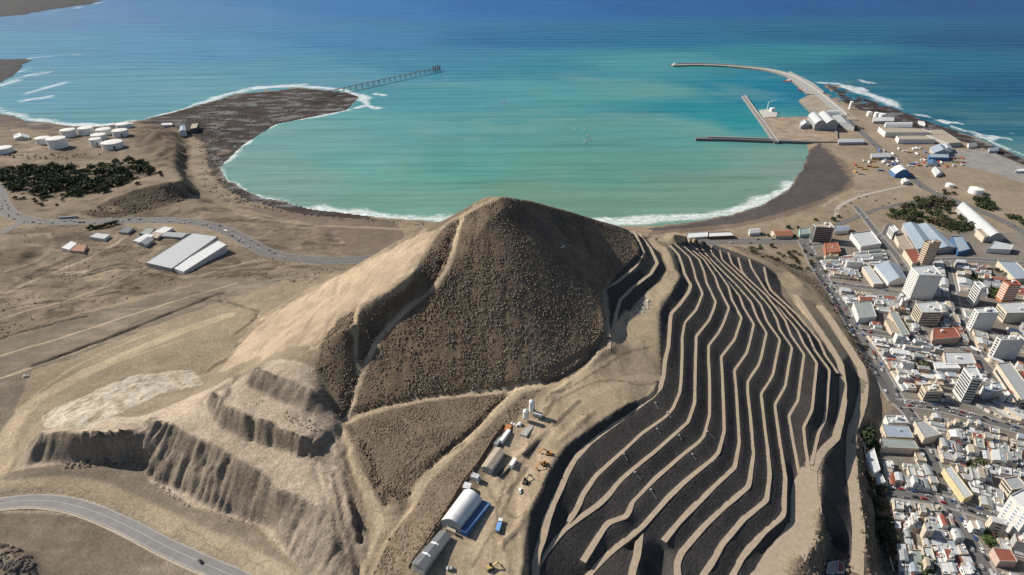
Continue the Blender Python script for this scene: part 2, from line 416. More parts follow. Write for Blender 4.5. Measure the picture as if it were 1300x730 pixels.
def G(px, py, dz=0.0):
    """photo pixel -> point on the ground (ray march)"""
    u, v = (px - 650.0) / F, (py - 365.0) / F
    d = np.array([u, CP - SP * v, -(SP + CP * v)])
    t = np.linspace(150, min(6000, (H + 9) / max(-d[2], .02)), 4000)
    z = hz(t * d[0], t * d[1])
    z = np.maximum(z, 0) + dz
    below = (H + t * d[2]) <= z
    i = int(np.argmax(below)) if below.any() else len(t) - 1
    if i > 0:
        a = H + t[i-1] * d[2] - z[i-1]; b = z[i] - (H + t[i] * d[2])
        tt = t[i-1] + (t[i] - t[i-1]) * a / max(a + b, 1e-9)
    else:
        tt = t[i]
    x, y = tt * d[0], tt * d[1]
    return np.array([x, y, float(max(hz(x, y)[0], 0))])
def GL(*pts):
    return np.array([G(*p) for p in pts])

# ------------------------------------------------------------------ ground cover regions (outlined on the ground)
def reg(*pts):
    return GL(*pts)[:, :2]
ROUGH = []                                     # (polygon, amplitude) gully relief
REG = []                                       # (polygon, albedo, softness m)
TAN = (0.335, 0.268, 0.190); DUST = (0.245, 0.200, 0.146); GREYD = (0.225, 0.188, 0.146)
SHRUB = (0.185, 0.140, 0.102); SHRUB2 = (0.175, 0.136, 0.100); FACE = (0.060, 0.056, 0.055)  # the terrace faces carry their shade in this dark albedo
face_poly = reg((634,252),(592,270),(555,292),(540,316),(525,345),(496,368),(459,386),(430,405),(408,433),(402,468),(416,491),(421,518),(428,535),(470,523),(500,515),(560,504),(640,496),(690,486),(745,460),(768,430),(764,395),(765,366),(785,345),(812,322),(806,300),(795,292.5),(760,281),(720,268.5),(680,258),(655,253))
flank = reg((630,251),(592,269),(555,291),(540,314),(525,343),(496,366),(459,384),(430,403),(400,440),(330,452),(285,470),(290,455),(330,405),(400,368),(440,344),(470,329),(511,306),(545,290),(600,260))
apron = reg((432,540),(470,525),(560,507),(640,499),(690,490),(664,495),(620,533),(575,574),(533,616),(520,638),(470,640),(445,590))
apron2 = reg((664,495),(690,492),(660,528),(620,578),(585,628),(540,690),(515,730),(470,740),(500,668),(530,622),(575,576),(620,534))
quarry = reg((40,560),(60,540),(180,528),(240,505),(290,480),(340,460),(402,468),(430,540),(450,640),(470,690),(440,740),(390,735),(330,668),(250,645),(190,612),(170,585),(80,590),(15,598))
pale = reg((52,528),(100,505),(170,476),(246,470),(258,488),(200,503),(160,520),(110,545),(60,545))
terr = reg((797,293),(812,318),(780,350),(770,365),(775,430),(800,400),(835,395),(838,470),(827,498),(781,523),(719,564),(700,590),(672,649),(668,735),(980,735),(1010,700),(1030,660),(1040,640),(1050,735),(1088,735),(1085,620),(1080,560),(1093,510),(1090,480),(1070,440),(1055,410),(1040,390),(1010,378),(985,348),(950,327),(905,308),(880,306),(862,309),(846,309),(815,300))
yard = reg((845,304),(860,335),(864,351),(838,395),(838,470),(828,498),(782,523),(720,564),(690,610),(670,650),(660,735),(545,735),(590,650),(640,565),(680,500),(770,455),(778,433),(792,410),(802,392),(815,377),(832,360),(845,343),(838,321),(815,303))
plain_dark = reg((-60,300),(60,285),(150,285),(230,300),(330,318),(440,340),(390,360),(290,352),(180,375),(90,400),(0,430),(-60,440))
wash = reg((-60,440),(0,432),(90,402),(200,375),(290,352),(400,348),(330,365),(200,412),(90,455),(0,485),(-60,485))
lower = reg((-60,480),(0,482),(40,470),(20,520),(-10,600),(-60,640))
base = reg((10,600),(80,592),(170,588),(200,615),(250,648),(330,672),(400,745),(330,735),(170,645),(85,617),(0,622))
field = reg((-60,645),(0,648),(85,648),(150,675),(220,715),(280,745),(-60,760))
scarp = reg((100,272),(144,252),(185,238),(232,230),(250,246),(216,261),(150,277))
upland = reg((-60,150),(0,150),(110,161),(185,153),(228,165),(240,205),(252,245),(300,268),(420,287),(560,293),(520,315),(400,328),(330,315),(262,281),(60,280),(10,268),(-60,250))
headmound = reg((168,174),(188,160),(214,160),(238,174),(242,200),(228,214),(206,200),(184,198))
shelf = reg((240,172),(285,150),(300,185),(275,212),(290,232),(335,258),(300,262),(256,240),(250,210))
reef = reg((165,156),(235,139),(300,120),(380,112),(440,118),(456,123),(440,140),(350,158),(312,182),(278,213),(290,231),(330,250),(400,266),(470,275),(470,279),(390,273),(318,256),(282,238),(266,218),(262,200),(258,180),(240,172),(222,162))
beach = reg((300,262),(370,266),(500,280),(620,288),(760,288),(830,288),(930,273),(1000,242),(1026,195),(1048,186),(1082,215),(1085,235),(1050,256),(1000,275),(930,290),(830,298),(700,300),(560,294),(400,284))
wet = reg((820,290),(880,284),(930,274),(970,261),(1000,243),(1020,216),(1027,190),(1040,182),(1062,205),(1078,225),(1070,240),(1040,254),(1000,268),(940,283),(830,293))
nwbeach = reg((-60,130),(0,143),(60,158),(130,161),(165,158),(120,166),(40,164),(-60,150))
black = reg((1048,106),(1090,122),(1145,141),(1202,162),(1275,190),(1320,212),(1300,210),(1240,184),(1170,166),(1110,146),(1075,132))
town = reg((1030,315),(1110,292),(1330,296),(1400,300),(1400,760),(1140,760),(1120,700),(1108,600),(1104,540),(1140,512),(1110,470),(1095,447),(1075,413),(1052,375))
port = reg((1040,150),(1075,135),(1170,168),(1240,186),(1330,222),(1400,260),(1400,290),(1290,285),(1200,275),(1120,262),(1060,262),(1090,240),(1085,212),(1040,180))
edge_scrub = reg((925,312),(960,318),(1000,334),(1030,352),(1052,374),(1075,410),(1095,445),(1110,475),(1100,470),(1078,425),(1055,388),(1030,362),(985,338),(940,320))
toe = reg((1103,530),(1112,540),(1120,600),(1128,640),(1150,735),(1095,735),(1095,690),(1090,640),(1086,590),(1090,545))
flat14 = reg((985,346),(1000,345),(1030,364),(1045,385),(1065,420),(1077,450),(1068,463),(1040,430),(1012,398),(993,374),(990,356))
mound = reg((828,303),(845,296),(858,295),(880,300),(900,306),(880,307),(862,309),(846,310),(838,318))
plaza = reg((1014,600),(1029,580),(1045,566),(1062,556),(1048,575),(1042,600),(1042,645),(1035,680),(1015,705),(985,735),(965,735),(1008,675),(1013,640))
spur = reg((430,546),(446,552),(462,600),(478,650),(482,690),(468,735),(436,735),(424,690),(414,650),(424,600))
hollow = reg((1000,735),(1030,690),(1045,650),(1062,700),(1090,735))
REG += [(upland, (0.195,0.155,0.116), 6), (plain_dark, (0.178,0.142,0.105), 8), (wash, (0.158,0.134,0.104), 10), (lower, (0.145,0.124,0.10), 4),
        (base, (0.20,0.166,0.13), 3), (field, (0.175,0.146,0.114), 4), (flank, (0.36,0.288,0.212), 22), (quarry, (0.345,0.282,0.208), 3),
        (pale, (0.44,0.40,0.34), 3), (apron, SHRUB2, 2), (apron2, (0.19,0.15,0.112), 2), (terr, FACE, 1.0), (yard, (0.335,0.268,0.192), .6), (face_poly, SHRUB, 1.5), (scarp, (0.115,0.092,0.07), 6), (beach, (0.155,0.122,0.098), 8), (wet, (0.074,0.067,0.068), 6),  # scarp: shade of its slope darkened into the albedo
        (nwbeach, (0.12,0.10,0.09), 8), (headmound, (0.135,0.108,0.082), 10), (shelf, (0.26,0.215,0.16), 6), (reef, (0.050,0.040,0.036), 6), (black, (0.045,0.036,0.036), 8), (town, (0.185,0.168,0.15), 3),
        (port, (0.245,0.20,0.152), 6), (edge_scrub, (0.17,0.14,0.105), 3), (toe, (0.15,0.122,0.092), 2), (hollow, (0.16,0.13,0.1), 3), (spur, (0.225,0.18,0.135), 3), (flat14, TAN, 1.5), (mound, TAN, 1.5), (plaza, TAN, 1)]

# tracks worn into the ground: pale compacted earth, some ruts and lines darker
TRACKS = []
def track(w, col, *pts):
    P = densify(smooth_line(GL(*pts), 1), 2.0)
    TRACKS.append((P, w, col))
PALE = (0.36, 0.292, 0.212)
track(2.1, (0.43,0.345,0.25), (586.7,274),(579,300),(573.8,326),(562.7,352),(540.5,370.5),(513,395),(488.8,418.6),(466.6,455.6),(455.5,485),(445,520),(432,536))
track(1.6, (0.40,0.32,0.235), (455,389),(450,402),(452,415),(451,440),(452,459),(455,476))
track(2.6, PALE, (432,537),(450,531),(470,524),(500,515),(535,507),(560,504),(600,499),(640,496),(690,486))
track(3.4, PALE, (690,488),(664,492),(642,511),(620,531),(600,553),(575,572.5),(552,596),(533,616),(522,640),(497,666.7),(478,690),(461,716),(452,738))
track(2.6, (0.25,0.20,0.15), (432,545),(440,575),(455,605),(465,640),(475,665))
track(1.0, (0.17,0.14,0.105), (510,530),(545,560),(560,580),(590,562))
track(5.5, PALE, (-60,622),(0,618),(42,615.5),(85,613.5),(127,622),(170,641),(238,675),(330,715),(370,745))
track(6.5, (0.37,0.30,0.215), (0,600),(5,560),(30,520),(90,480),(160,450),(230,420),(290,400))
track(2.0, (0.32,0.262,0.195), (190,343),(230,352),(262,349),(300,336),(335,330)); track(2.0, (0.31,0.255,0.19), (-40,366),(10,344),(50,330),(70,312),(60,296)); track(1.8, (0.31,0.255,0.19), (0,405),(60,388),(120,370),(160,352)); track(2.6, PALE, (432,545),(446,580),(462,615),(482,655),(480,690)); track(3.0, (0.31,0.255,0.19), (-40,400),(0,377),(40,357),(70,345),(110,328),(150,308),(160,300))
track(2.4, (0.29,0.24,0.18), (50,352),(90,344),(130,346),(190,340))
track(1.2, (0.13,0.105,0.08), (0,478),(60,452),(130,432),(180,405),(240,382),(290,373))  # darker line along the ditch across the plain
track(3.5, (0.29,0.235,0.175), (300,272),(382,285),(464,289),(530,292))
track(3, (0.27,0.22,0.165), (-30,200),(60,205),(150,205),(200,197))
track(4.5, (0.40,0.322,0.232), (800,400),(770,440),(740,475),(700,505),(680,540),(655,585),(640,620),(600,700),(585,740))
track(3.0, (0.40,0.322,0.232), (838,480),(815,478),(790,484),(750,500),(720,520),(690,560),(670,600),(655,630),(650,680))
track(3.0, (0.30,0.25,0.185), (1045,262),(1062,250),(1085,243),(1120,240))
for q_ in (((700,500),(720,495),(760,470),(800,445),(828,440)),((690,520),(720,500),(770,480),(815,490),(832,486)),((676,552),(660,600),(640,650),(600,720)),((650,585),(640,620),(628,650),(640,690),(650,730)),((668,650),(655,660),(630,640),(615,610))):
    track(1.0, (0.20,0.16,0.118), *q_)
for q_ in (((705,505),(697,520),(690,530)),((735,510),(722,522),(705,540)),((668,595),(660,608),(645,625)),((700,470),(730,455),(752,440))):
    track(1.6, (0.16,0.13,0.10), *q_)
for q_ in (((-60,470),(0,452),(90,425),(190,392),(300,360)),((-60,500),(30,470),(120,438)),((60,505),(140,462),(230,432)),((0,560),(30,510),(110,455),(200,420))):
    track(2.0, (0.33,0.27,0.195), *q_)
for q_ in (((230,660),(330,705),(400,740)),((0,650),(85,650),(150,668),(215,705),(270,738)),((0,628),(85,626),(150,645),(250,695))):
    track(1.0, (0.34,0.285,0.21), *q_)
for q_ in (((100,395),(104,399),(280,372),(290,385),(330,395)),((150,330),(185,343)),((250,335),(285,318)),((232,375),(262,380),(310,388))):
    track(1.0, (0.11,0.09,0.07), *q_)  # darker lines beside the ditches and banks
track(2.2, (0.37,0.30,0.215), (640,250),(611,259),(592,270),(570,281),(556,292),(541,316),(527,345),(497,368),(460,386),(446,414))

CARVE = []                                     # ditches (negative) and banks (positive): line, half width, height
def carve(w, hgt, *pts):
    CARVE.append((densify(smooth_line(GL(*pts), 1), 1.5), w, hgt))
carve(2.6, -2.8, (40,465),(90,447),(130,432),(205,402),(240,388),(275,374),(286,371))
carve(1.8, -1.8, (279,374),(282,385),(300,390),(330,395),(325,405),(300,425))
carve(3.0, -2.8, (235,347),(260,332),(288,320)); carve(3.0, 2.0, (112,345),(150,334),(188,341)); carve(3, -2, (110,349),(150,339),(190,346))
carve(2.2, -2.0, (0,430),(60,412),(110,402)); carve(2.2, 1.8, (110,378),(140,372),(175,366)); carve(2.2, -1.8, (20,368),(45,362),(75,366)); carve(2.4, -2.2, (130,318),(160,312),(180,316)); carve(2.2, -1.8, (260,352),(300,344),(350,341)); carve(3.0, 2.2, (0,375),(30,352),(60,338),(100,322)); carve(2.5, -2.0, (0,395),(40,385),(90,380),(130,384))
carve(1.8, -2.6, (434,545),(443,580),(452,610),(462,640),(470,668),(466,700)); carve(1.8, -2.8, (424,600),(428,622),(436,650),(445,685),(451,710),(452,735)); carve(1.4, -2.0, (440,600),(448,625),(455,650),(458,690))
carve(1.4, -1.8, (416,600),(420,635),(430,668),(434,700)); carve(1.6, 1.4, (446,575),(456,605),(466,638)); carve(1.5, -1.8, (400,590),(410,620),(416,650)); carve(1.3, -1.5, (470,600),(480,625),(492,640)); carve(1.5, -1.6, (462,560),(475,590),(483,615)); carve(1.6, -2.2, (490,625),(505,628),(520,626))
carve(2.4, -2.2, (652,490),(628,512),(606,538),(585,555),(560,578),(545,590)); carve(3.0, -3.2, (520,642),(505,660),(488,685),(470,715),(462,735))
carve(2.2, -2.0, (450,522),(475,515),(505,509),(560,500),(600,496),(640,491),(680,484)); carve(4.0, -5.0, (692,480),(720,469),(745,451),(761,433),(768,424))
carve(3.4, -4.0, (579,283),(565,322),(549,350),(525,369),(497,391),(472,416),(454,446)); carve(2.4, -2.6, (444,410),(444,440),(446,466)); carve(3, -4, (447,478),(441,505),(434,525))
carve(1.5, 1.4, (712,560),(735,537),(752,523)); carve(1.6, 1.3, (690,508),(710,493),(722,487)); carve(1.6, 1.2, (655,585),(675,560),(692,548)); carve(1.5, 1.3, (632,608),(645,592)); carve(1.6, 1.6, (640,690),(655,672),(662,655))
carve(2.0, -1.6, (300,440),(320,420),(350,395),(385,372)); carve(2, -1.6, (395,440),(420,425),(440,408)); carve(3, 1.8, (265,470),(275,462),(288,455))
carve(2.4, -3, (120,174),(150,196)); carve(3, 2.5, (150,200),(172,185),(180,170)); carve(3, -3, (196,190),(206,175),(210,165)); carve(3, 3, (214,195),(213,178),(208,168))
def carved(x, y):
    d_ = np.zeros_like(x)
    for P, w, h_ in CARVE:
        x0, y0 = P[:, :2].min(0) - w * 3; x1, y1 = P[:, :2].max(0) + w * 3
        m = np.where((x > x0) & (x < x1) & (y > y0) & (y < y1))[0]
        if not len(m): continue
        q = np.full(len(m), 1e9); wx = x[m] + 2.2 * fbm(x[m] / 9, y[m] / 9, 3, 171) * 2; wy = y[m] + 2.2 * fbm(x[m] / 9, y[m] / 9, 3, 173) * 2
        for p in P: q = np.minimum(q, (wx - p[0]) ** 2 + (wy - p[1]) ** 2)
        d_[m] += h_ * np.exp(-q / (w * w)) * (.65 + .7 * vnoise(x[m] / 14, y[m] / 14, 177))
    return d_

def cover(x, y):
    """albedo of the ground"""
    n1 = fbm(x / 60, y / 60, 4, 3); n2 = fbm(x / 9, y / 9, 4, 9)
    c = np.empty(x.shape + (3,)); c[:] = DUST
    wx = x + 9 * fbm(x / 14, y / 14, 3, 21); wy = y + 9 * fbm(x / 14, y / 14, 3, 33)
    for poly, col, soft in REG:
        k = 0.12 * soft + .1
        m = in_poly(x + (wx - x) * k, y + (wy - y) * k, poly)
        c[m] = col
    for P, w, col in TRACKS:
        x0, y0 = P[:, :2].min(0) - w * 2; x1, y1 = P[:, :2].max(0) + w * 2
        m = (x > x0) & (x < x1) & (y > y0) & (y < y1)
        if not m.any():
            continue
        xs, ys = x[m], y[m]
        d = np.full(xs.shape, 1e9)
        for p in P:
            d = np.minimum(d, (xs - p[0]) ** 2 + (ys - p[1]) ** 2)
        d = np.sqrt(d) / w
        a = np.clip(1.35 - d, 0, .5) * 2 * .95
        c[m] = c[m] * (1 - a[:, None]) + np.array(col) * a[:, None]
    # rock reef: wet flats and weed; spoil: pale crusts; rough ground: darker patches
    k = in_poly(x, y, reef) | in_poly(x, y, black)
    st_ = fbm(x / 46 + .35 * y / 30, y / 22 - .2 * x / 40, 5, 111, .6)
    wetp = np.clip((st_ - .06) * 9, 0, 1) * k
    c = c * (1 - wetp[:, None]) + np.array((.15, .155, .165)) * wetp[:, None]
    wp = np.clip((-st_ - .08) * 8, 0, 1) * k; c = c * (1 - .55 * wp[:, None])
    k = in_poly(x, y, pale); b_ = np.clip((fbm(x / 6, y / 6, 6, 115, .75) + .02) * 9, 0, 1) * k; c = c * (1 - b_[:, None]) + np.array((.29, .24, .18)) * b_[:, None]
    k = in_poly(x, y, plain_dark) | in_poly(x, y, upland) | in_poly(x, y, scarp) | in_poly(x, y, shelf)
    b_ = np.clip((fbm(x / 26, y / 18, 5, 121, .6) - .02) * 7, 0, 1) * k * .42; c = c * (1 - b_[:, None])
    b_ = np.clip((fbm(x / 30, y / 20, 5, 131, .6) - .06) * 7, 0, 1) * k * .6; c = c * (1 - b_[:, None]) + np.array((.30, .245, .18)) * b_[:, None]
    k = in_poly(x, y, field) | in_poly(x, y, base) | in_poly(x, y, wash) | in_poly(x, y, lower)
    b_ = np.clip((fbm(x / 34 + y / 60, y / 9, 4, 141) - .02) * 5, 0, 1) * k * .30; c = c * (1 - b_[:, None]) + np.array((.33, .275, .21)) * b_[:, None]
    k = in_poly(x, y, yard) | in_poly(x, y, flank)
    b_ = np.clip((fbm(x / 5, y / 24, 4, 151) - .05) * 5, 0, 1) * k * .25; c = c * (1 - b_[:, None])
    f = 1 + .5 * n1 + .42 * n2
    return c * f[..., None] * np.array((1.0, .962, .905))

def noise_relief(x, y, z):
    q = in_poly(x, y, quarry)
    fpoly = in_poly(x, y, face_poly) | in_poly(x, y, apron) | in_poly(x, y, apron2)
    town_m = in_poly(x, y, town) | in_poly(x, y, port)
    te = in_poly(x, y, terr) | in_poly(x, y, yard)
    amp = np.full(x.shape, 1.6)
    hum = in_poly(x, y, plain_dark) | in_poly(x, y, upland)
    amp[hum] = 4.2; amp[fpoly] = .9; amp[town_m] = .0; amp[te] = .35; amp[z < 2.5] = .35
    rd = np.full(x.shape, 1e9)
    for L, w in ROADS.values():
        P = densify(UL(L), 6.0)
        for p in P: rd = np.minimum(rd, np.hypot(x - p[0], y - p[1]) - w)
    d = amp * fbm(x / 22, y / 22, 5, 41) * np.clip((rd - 4) / 15, 0, 1)
    return d, q
# ------------------------------------------------------------------ materials
MAT = {}
def P_(m): return m.node_tree.nodes["Principled BSDF"]
def mat(name, col, rough=.85, spec=.25, noise=0.0, nscale=1.0, metal=0.0, bump=0.0, dirt=None):
    if name in MAT:
        return MAT[name]
    m = bpy.data.materials.new(name)
    m.use_nodes = True
    n, l = m.node_tree.nodes, m.node_tree.links
    b = P_(m)
    b.inputs['Base Color'].default_value = (*col, 1)
    b.inputs['Roughness'].default_value = rough
    b.inputs['Specular IOR Level'].default_value = spec
    b.inputs['Metallic'].default_value = metal
    if noise > 0 or bump > 0:
        g = n.new("ShaderNodeNewGeometry")
        t = n.new("ShaderNodeTexNoise"); t.inputs['Scale'].default_value = nscale; t.inputs['Detail'].default_value = 6
        l.new(g.outputs['Position'], t.inputs['Vector'])
        if noise > 0:
            r = n.new("ShaderNodeMapRange")
            r.inputs[1].default_value = .25; r.inputs[2].default_value = .75
            r.inputs[3].default_value = 1 - noise; r.inputs[4].default_value = 1 + noise
            l.new(t.outputs[0], r.inputs[0])
            v = n.new("ShaderNodeVectorMath"); v.operation = 'SCALE'
            v.inputs[0].default_value = col
            l.new(r.outputs[0], v.inputs['Scale'])
            l.new(v.outputs[0], b.inputs['Base Color'])
        if bump > 0:
            bn = n.new("ShaderNodeBump"); bn.inputs['Strength'].default_value = 1; bn.inputs['Distance'].default_value = bump
            l.new(t.outputs[0], bn.inputs['Height']); l.new(bn.outputs[0], b.inputs['Normal'])
    MAT[name] = m
    return m

def mesh_from(name, V, Fc, mats, parent=None, midx=None, smooth=False):
    me = bpy.data.meshes.new(name)
    V = np.asarray(V, np.float32)
    me.vertices.add(len(V)); me.vertices.foreach_set("co", V.ravel())
    if isinstance(Fc, np.ndarray):
        k = Fc.shape[1]; nf = len(Fc)
        me.loops.add(nf * k); me.polygons.add(nf)
        me.loops.foreach_set("vertex_index", Fc.astype(np.int32).ravel())
        me.polygons.foreach_set("loop_start", np.arange(nf, dtype=np.int32) * k)
        me.polygons.foreach_set("loop_total", np.full(nf, k, np.int32))
    else:
        nf = len(Fc)
        tot = [len(f) for f in Fc]
        me.loops.add(sum(tot)); me.polygons.add(nf)
        me.loops.foreach_set("vertex_index", np.array([i for f in Fc for i in f], np.int32))
        me.polygons.foreach_set("loop_start", np.r_[0, np.cumsum(tot)[:-1]].astype(np.int32))
        me.polygons.foreach_set("loop_total", np.array(tot, np.int32))
    for m in (mats if isinstance(mats, (list, tuple)) else [mats]):
        me.materials.append(m)
    if midx is not None:
        me.polygons.foreach_set("material_index", np.asarray(midx, np.int32))
    me.polygons.foreach_set("use_smooth", np.full(nf, bool(smooth)))
    me.update(calc_edges=True)
    o = bpy.data.objects.new(name, me)
    COL.objects.link(o)
    if parent is not None:
        o.parent = parent
    return o

class MB:
    """collects pieces of one mesh (one part)"""
    def __init__(s): s.V = []; s.F = []; s.M = []
    def add(s, V, Fc, mi=0):
        b = len(s.V); s.V += [tuple(map(float, v)) for v in V]
        for f in Fc:
            s.F.append([i + b for i in f]); s.M.append(mi)
    def prism(s, poly, z0, z1, mi=0, bottom=False, top=None):
        n = len(poly)
        A = sum(poly[i][0] * poly[(i+1) % n][1] - poly[(i+1) % n][0] * poly[i][1] for i in range(n))
        if A < 0: poly = poly[::-1]
        zz = (lambda p: z0(p)) if callable(z0) else (lambda p: z0)
        V = [(p[0], p[1], zz(p)) for p in poly] + [(p[0], p[1], z1) for p in poly]
        Fc = [[i, (i+1) % n, n + (i+1) % n, n + i] for i in range(n)]
        s.add(V, Fc, mi)
        s.add([(p[0], p[1], z1) for p in poly], [list(range(n))], mi if top is None else top)
        if bottom: s.add([(p[0], p[1], zz(p)) for p in poly], [list(range(n))[::-1]], mi)
    def box(s, c, sx, sy, sz, rz=0.0, mi=0, rx=0.0):
        """box standing on c"""
        ca, sa = math.cos(rz), math.sin(rz)
        V = []
        for z in (0, sz):
            for x, y in ((-1,-1),(1,-1),(1,1),(-1,1)):
                lx, ly = x * sx / 2, y * sy / 2
                V.append((c[0] + lx*ca - ly*sa, c[1] + lx*sa + ly*ca, c[2] + z))
        s.add(V, [[3,2,1,0],[4,5,6,7],[0,1,5,4],[1,2,6,5],[2,3,7,6],[3,0,4,7]], mi)
    def cyl(s, c, r0, r1, h, n=12, mi=0, cap=True):
        V = [(c[0] + r0*math.cos(2*math.pi*i/n), c[1] + r0*math.sin(2*math.pi*i/n), c[2]) for i in range(n)]
        V += [(c[0] + r1*math.cos(2*math.pi*i/n), c[1] + r1*math.sin(2*math.pi*i/n), c[2] + h) for i in range(n)]
        Fc = [[i, (i+1) % n, n + (i+1) % n, n + i] for i in range(n)]
        if cap: Fc.append(list(range(n, 2*n)))
        s.add(V, Fc, mi)
    def bar(s, a, b, w, mi=0):
        a, b = Vector(a), Vector(b)
        d = (b - a).normalized()
        u = d.cross(Vector((0, 0, 1)))
        if u.length < 1e-3: u = Vector((1, 0, 0))
        u.normalize(); v = d.cross(u)
        V = []
        for p in (a, b):
            for x, y in ((-1,-1),(1,-1),(1,1),(-1,1)):
                V.append(p + u * (x*w/2) + v * (y*w/2))
        s.add(V, [[0,1,2,3],[7,6,5,4],[4,5,1,0],[5,6,2,1],[6,7,3,2],[7,4,0,3]], mi)
    def build(s, name, mats, parent=None, smooth=False):
        return mesh_from(name, s.V, s.F, mats, parent, s.M, smooth)

def tag(o, label=None, cat=None, group=None, kind=None):
    if label: o['label'] = label
    if cat: o['category'] = cat
    if group: o['group'] = group
    if kind: o['kind'] = kind
    return o
def empty(name, loc=(0, 0, 0), rz=0.0):
    o = bpy.data.objects.new(name, None); COL.objects.link(o)
    o.location = loc; o.rotation_euler = (0, 0, rz); o.empty_display_size = .1
    return o
def structure(o): o['kind'] = 'structure'; return o

# ------------------------------------------------------------------ terrain mesh
def spaced(a, b, h0, grow, hmax):
    out = [a]; h = h0
    while (out[-1] < b) if b > a else (out[-1] > b):
        h = min(h * grow, hmax)
        out.append(out[-1] + (h if b > a else -h))
    return out[1:]
core_x = np.arange(-566, 484, 1.6); core_y = np.arange(184, 800, 1.6)
xs = np.array(spaced(core_x[0], -2000, 1.7, 1.03, 9)[::-1] + list(core_x) + spaced(core_x[-1], 1810, 1.7, 1.03, 8))
ys = np.array(spaced(core_y[0], 110, 2, 1.1, 8)[::-1] + list(core_y) + spaced(core_y[-1], 2580, 1.7, 1.02, 8))
X, Y = np.meshgrid(xs, ys)
Z = hz(X.ravel(), Y.ravel()).reshape(X.shape)
d, qm = noise_relief(X.ravel(), Y.ravel(), Z.ravel())
gyz, gxz = np.gradient(Z, ys, xs)
slope = np.hypot(gxz, gyz)
qd = qm.reshape(X.shape)
st = np.clip((slope - .35) / .7, 0, 1)
# gullies run down the cut faces: ridged noise stretched down-slope
sa_, sb_ = U(229,547,92), U(411,644,91)
sd_ = (sb_ - sa_)[:2]; sd_ /= np.hypot(*sd_)
al_, ac_ = X * sd_[0] + Y * sd_[1], -X * sd_[1] + Y * sd_[0]
wv = 9 * fbm(X / 22, Y / 22, 4, 181)
rid = (1 - np.abs(vnoise((al_ + wv) / 6.5, ac_ / 34, 5) * 2 - 1)) ** .7
rid2 = 1 - np.abs(vnoise((al_ + wv) / 2.9, ac_ / 16, 8) * 2 - 1)
Z = Z + d.reshape(X.shape) + carved(X.ravel(), Y.ravel()).reshape(X.shape)
fcm = in_poly(X.ravel(), Y.ravel(), face_poly).reshape(X.shape)
run_ = 1 - np.abs(vnoise((X + 6 * fbm(X / 30, Y / 30, 3, 183)) / 13, Y / 90, 185) * 2 - 1)
Z = np.where(fcm, Z - .6 * np.clip(run_ - .62, 0, 1) * 2.6 + .7 * fbm(X / 5, Y / 7, 3, 187), Z)
flm = in_poly(X.ravel(), Y.ravel(), flank).reshape(X.shape)
Z = np.where(flm, Z - 1.1 * np.clip(1 - np.abs(vnoise((X + Y) / 11, (X - Y) / 80, 189) * 2 - 1) - .6, 0, 1) * 2.2, Z)
hm_ = in_poly(X.ravel(), Y.ravel(), headmound).reshape(X.shape)
Z = np.where(hm_, Z + 9 * (np.abs(vnoise(X / 26, Y / 34, 221) * 2 - 1) - .35) + 3 * fbm(X / 9, Y / 9, 3, 223), Z)
plm = in_poly(X.ravel(), Y.ravel(), pale).reshape(X.shape)
Z = np.where(plm, Z + 3.2 * fbm(X / 7, Y / 7, 4, 191, .65), Z)
Z = np.where(qd, Z + st * (.25 + 1.35 * vnoise(al_ / 24, ac_ / 22, 197)) * (5.6 * (rid - .62) + 2.4 * (rid2 - .5) + 3.2 * fbm(X / 6, Y / 6, 3, 199)) + st * 5 * fbm(X / 17, Y / 17, 3, 237) + .5 * (vnoise(X / 3, Y / 3, 12) - .5), Z)
rf = in_poly(X.ravel(), Y.ravel(), reef).reshape(X.shape)
Z = np.where(rf, np.maximum(Z, .35) + 1.1 * fbm(X / 40, Y / 16, 4, 61), Z)
shf = in_poly(X.ravel(), Y.ravel(), shelf).reshape(X.shape)
Z = np.where(shf, Z + 3.0 * fbm(X / 14, Y / 14, 4, 63), Z)
nh, nw = X.shape
idx = np.arange(nh * nw).reshape(nh, nw)
Q = np.stack([idx[:-1, :-1], idx[:-1, 1:], idx[1:, 1:], idx[1:, :-1]], -1).reshape(-1, 4)
zq = Z.ravel()[Q].max(1)
Q = Q[zq > -4]
used = np.zeros(nh * nw, bool); used[Q.ravel()] = True
remap = np.cumsum(used) - 1
V = np.stack([X.ravel(), Y.ravel(), Z.ravel()], 1)[used]
Q = remap[Q]
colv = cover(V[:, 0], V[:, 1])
sv = slope.ravel()[used]; qv = qd.ravel()[used] & ~in_poly(V[:, 0], V[:, 1], pale)
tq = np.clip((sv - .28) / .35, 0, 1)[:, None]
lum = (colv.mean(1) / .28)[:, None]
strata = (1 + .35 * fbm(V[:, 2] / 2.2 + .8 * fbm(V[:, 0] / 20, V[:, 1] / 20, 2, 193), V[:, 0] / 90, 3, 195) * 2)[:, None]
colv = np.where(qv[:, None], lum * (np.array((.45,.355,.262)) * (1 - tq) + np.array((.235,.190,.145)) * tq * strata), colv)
rough_v = np.full(len(V), .75)
for poly, a in ((yard, .22), (flank, .35), (wash, .4), (town, .2), (port, .25), (beach, .3), (wet, .12), (base, .45), (field, .4), (terr, .6), (flat14, .25), (face_poly, .65), (apron, .8), (apron2, .9)):
    rough_v[in_poly(V[:, 0], V[:, 1], poly)] = a
tm = bpy.data.materials.new("earth"); tm.use_nodes = True
n, l = tm.node_tree.nodes, tm.node_tree.links
b = P_(tm)
b.inputs['Roughness'].default_value = .95; b.inputs['Specular IOR Level'].default_value = .12
at = n.new("ShaderNodeAttribute"); at.attribute_name = "cover"
ge = n.new("ShaderNodeNewGeometry")
t1 = n.new("ShaderNodeTexNoise"); t1.inputs['Scale'].default_value = .55; t1.inputs['Detail'].default_value = 8; t1.inputs['Roughness'].default_value = .65
l.new(ge.outputs['Position'], t1.inputs['Vector'])
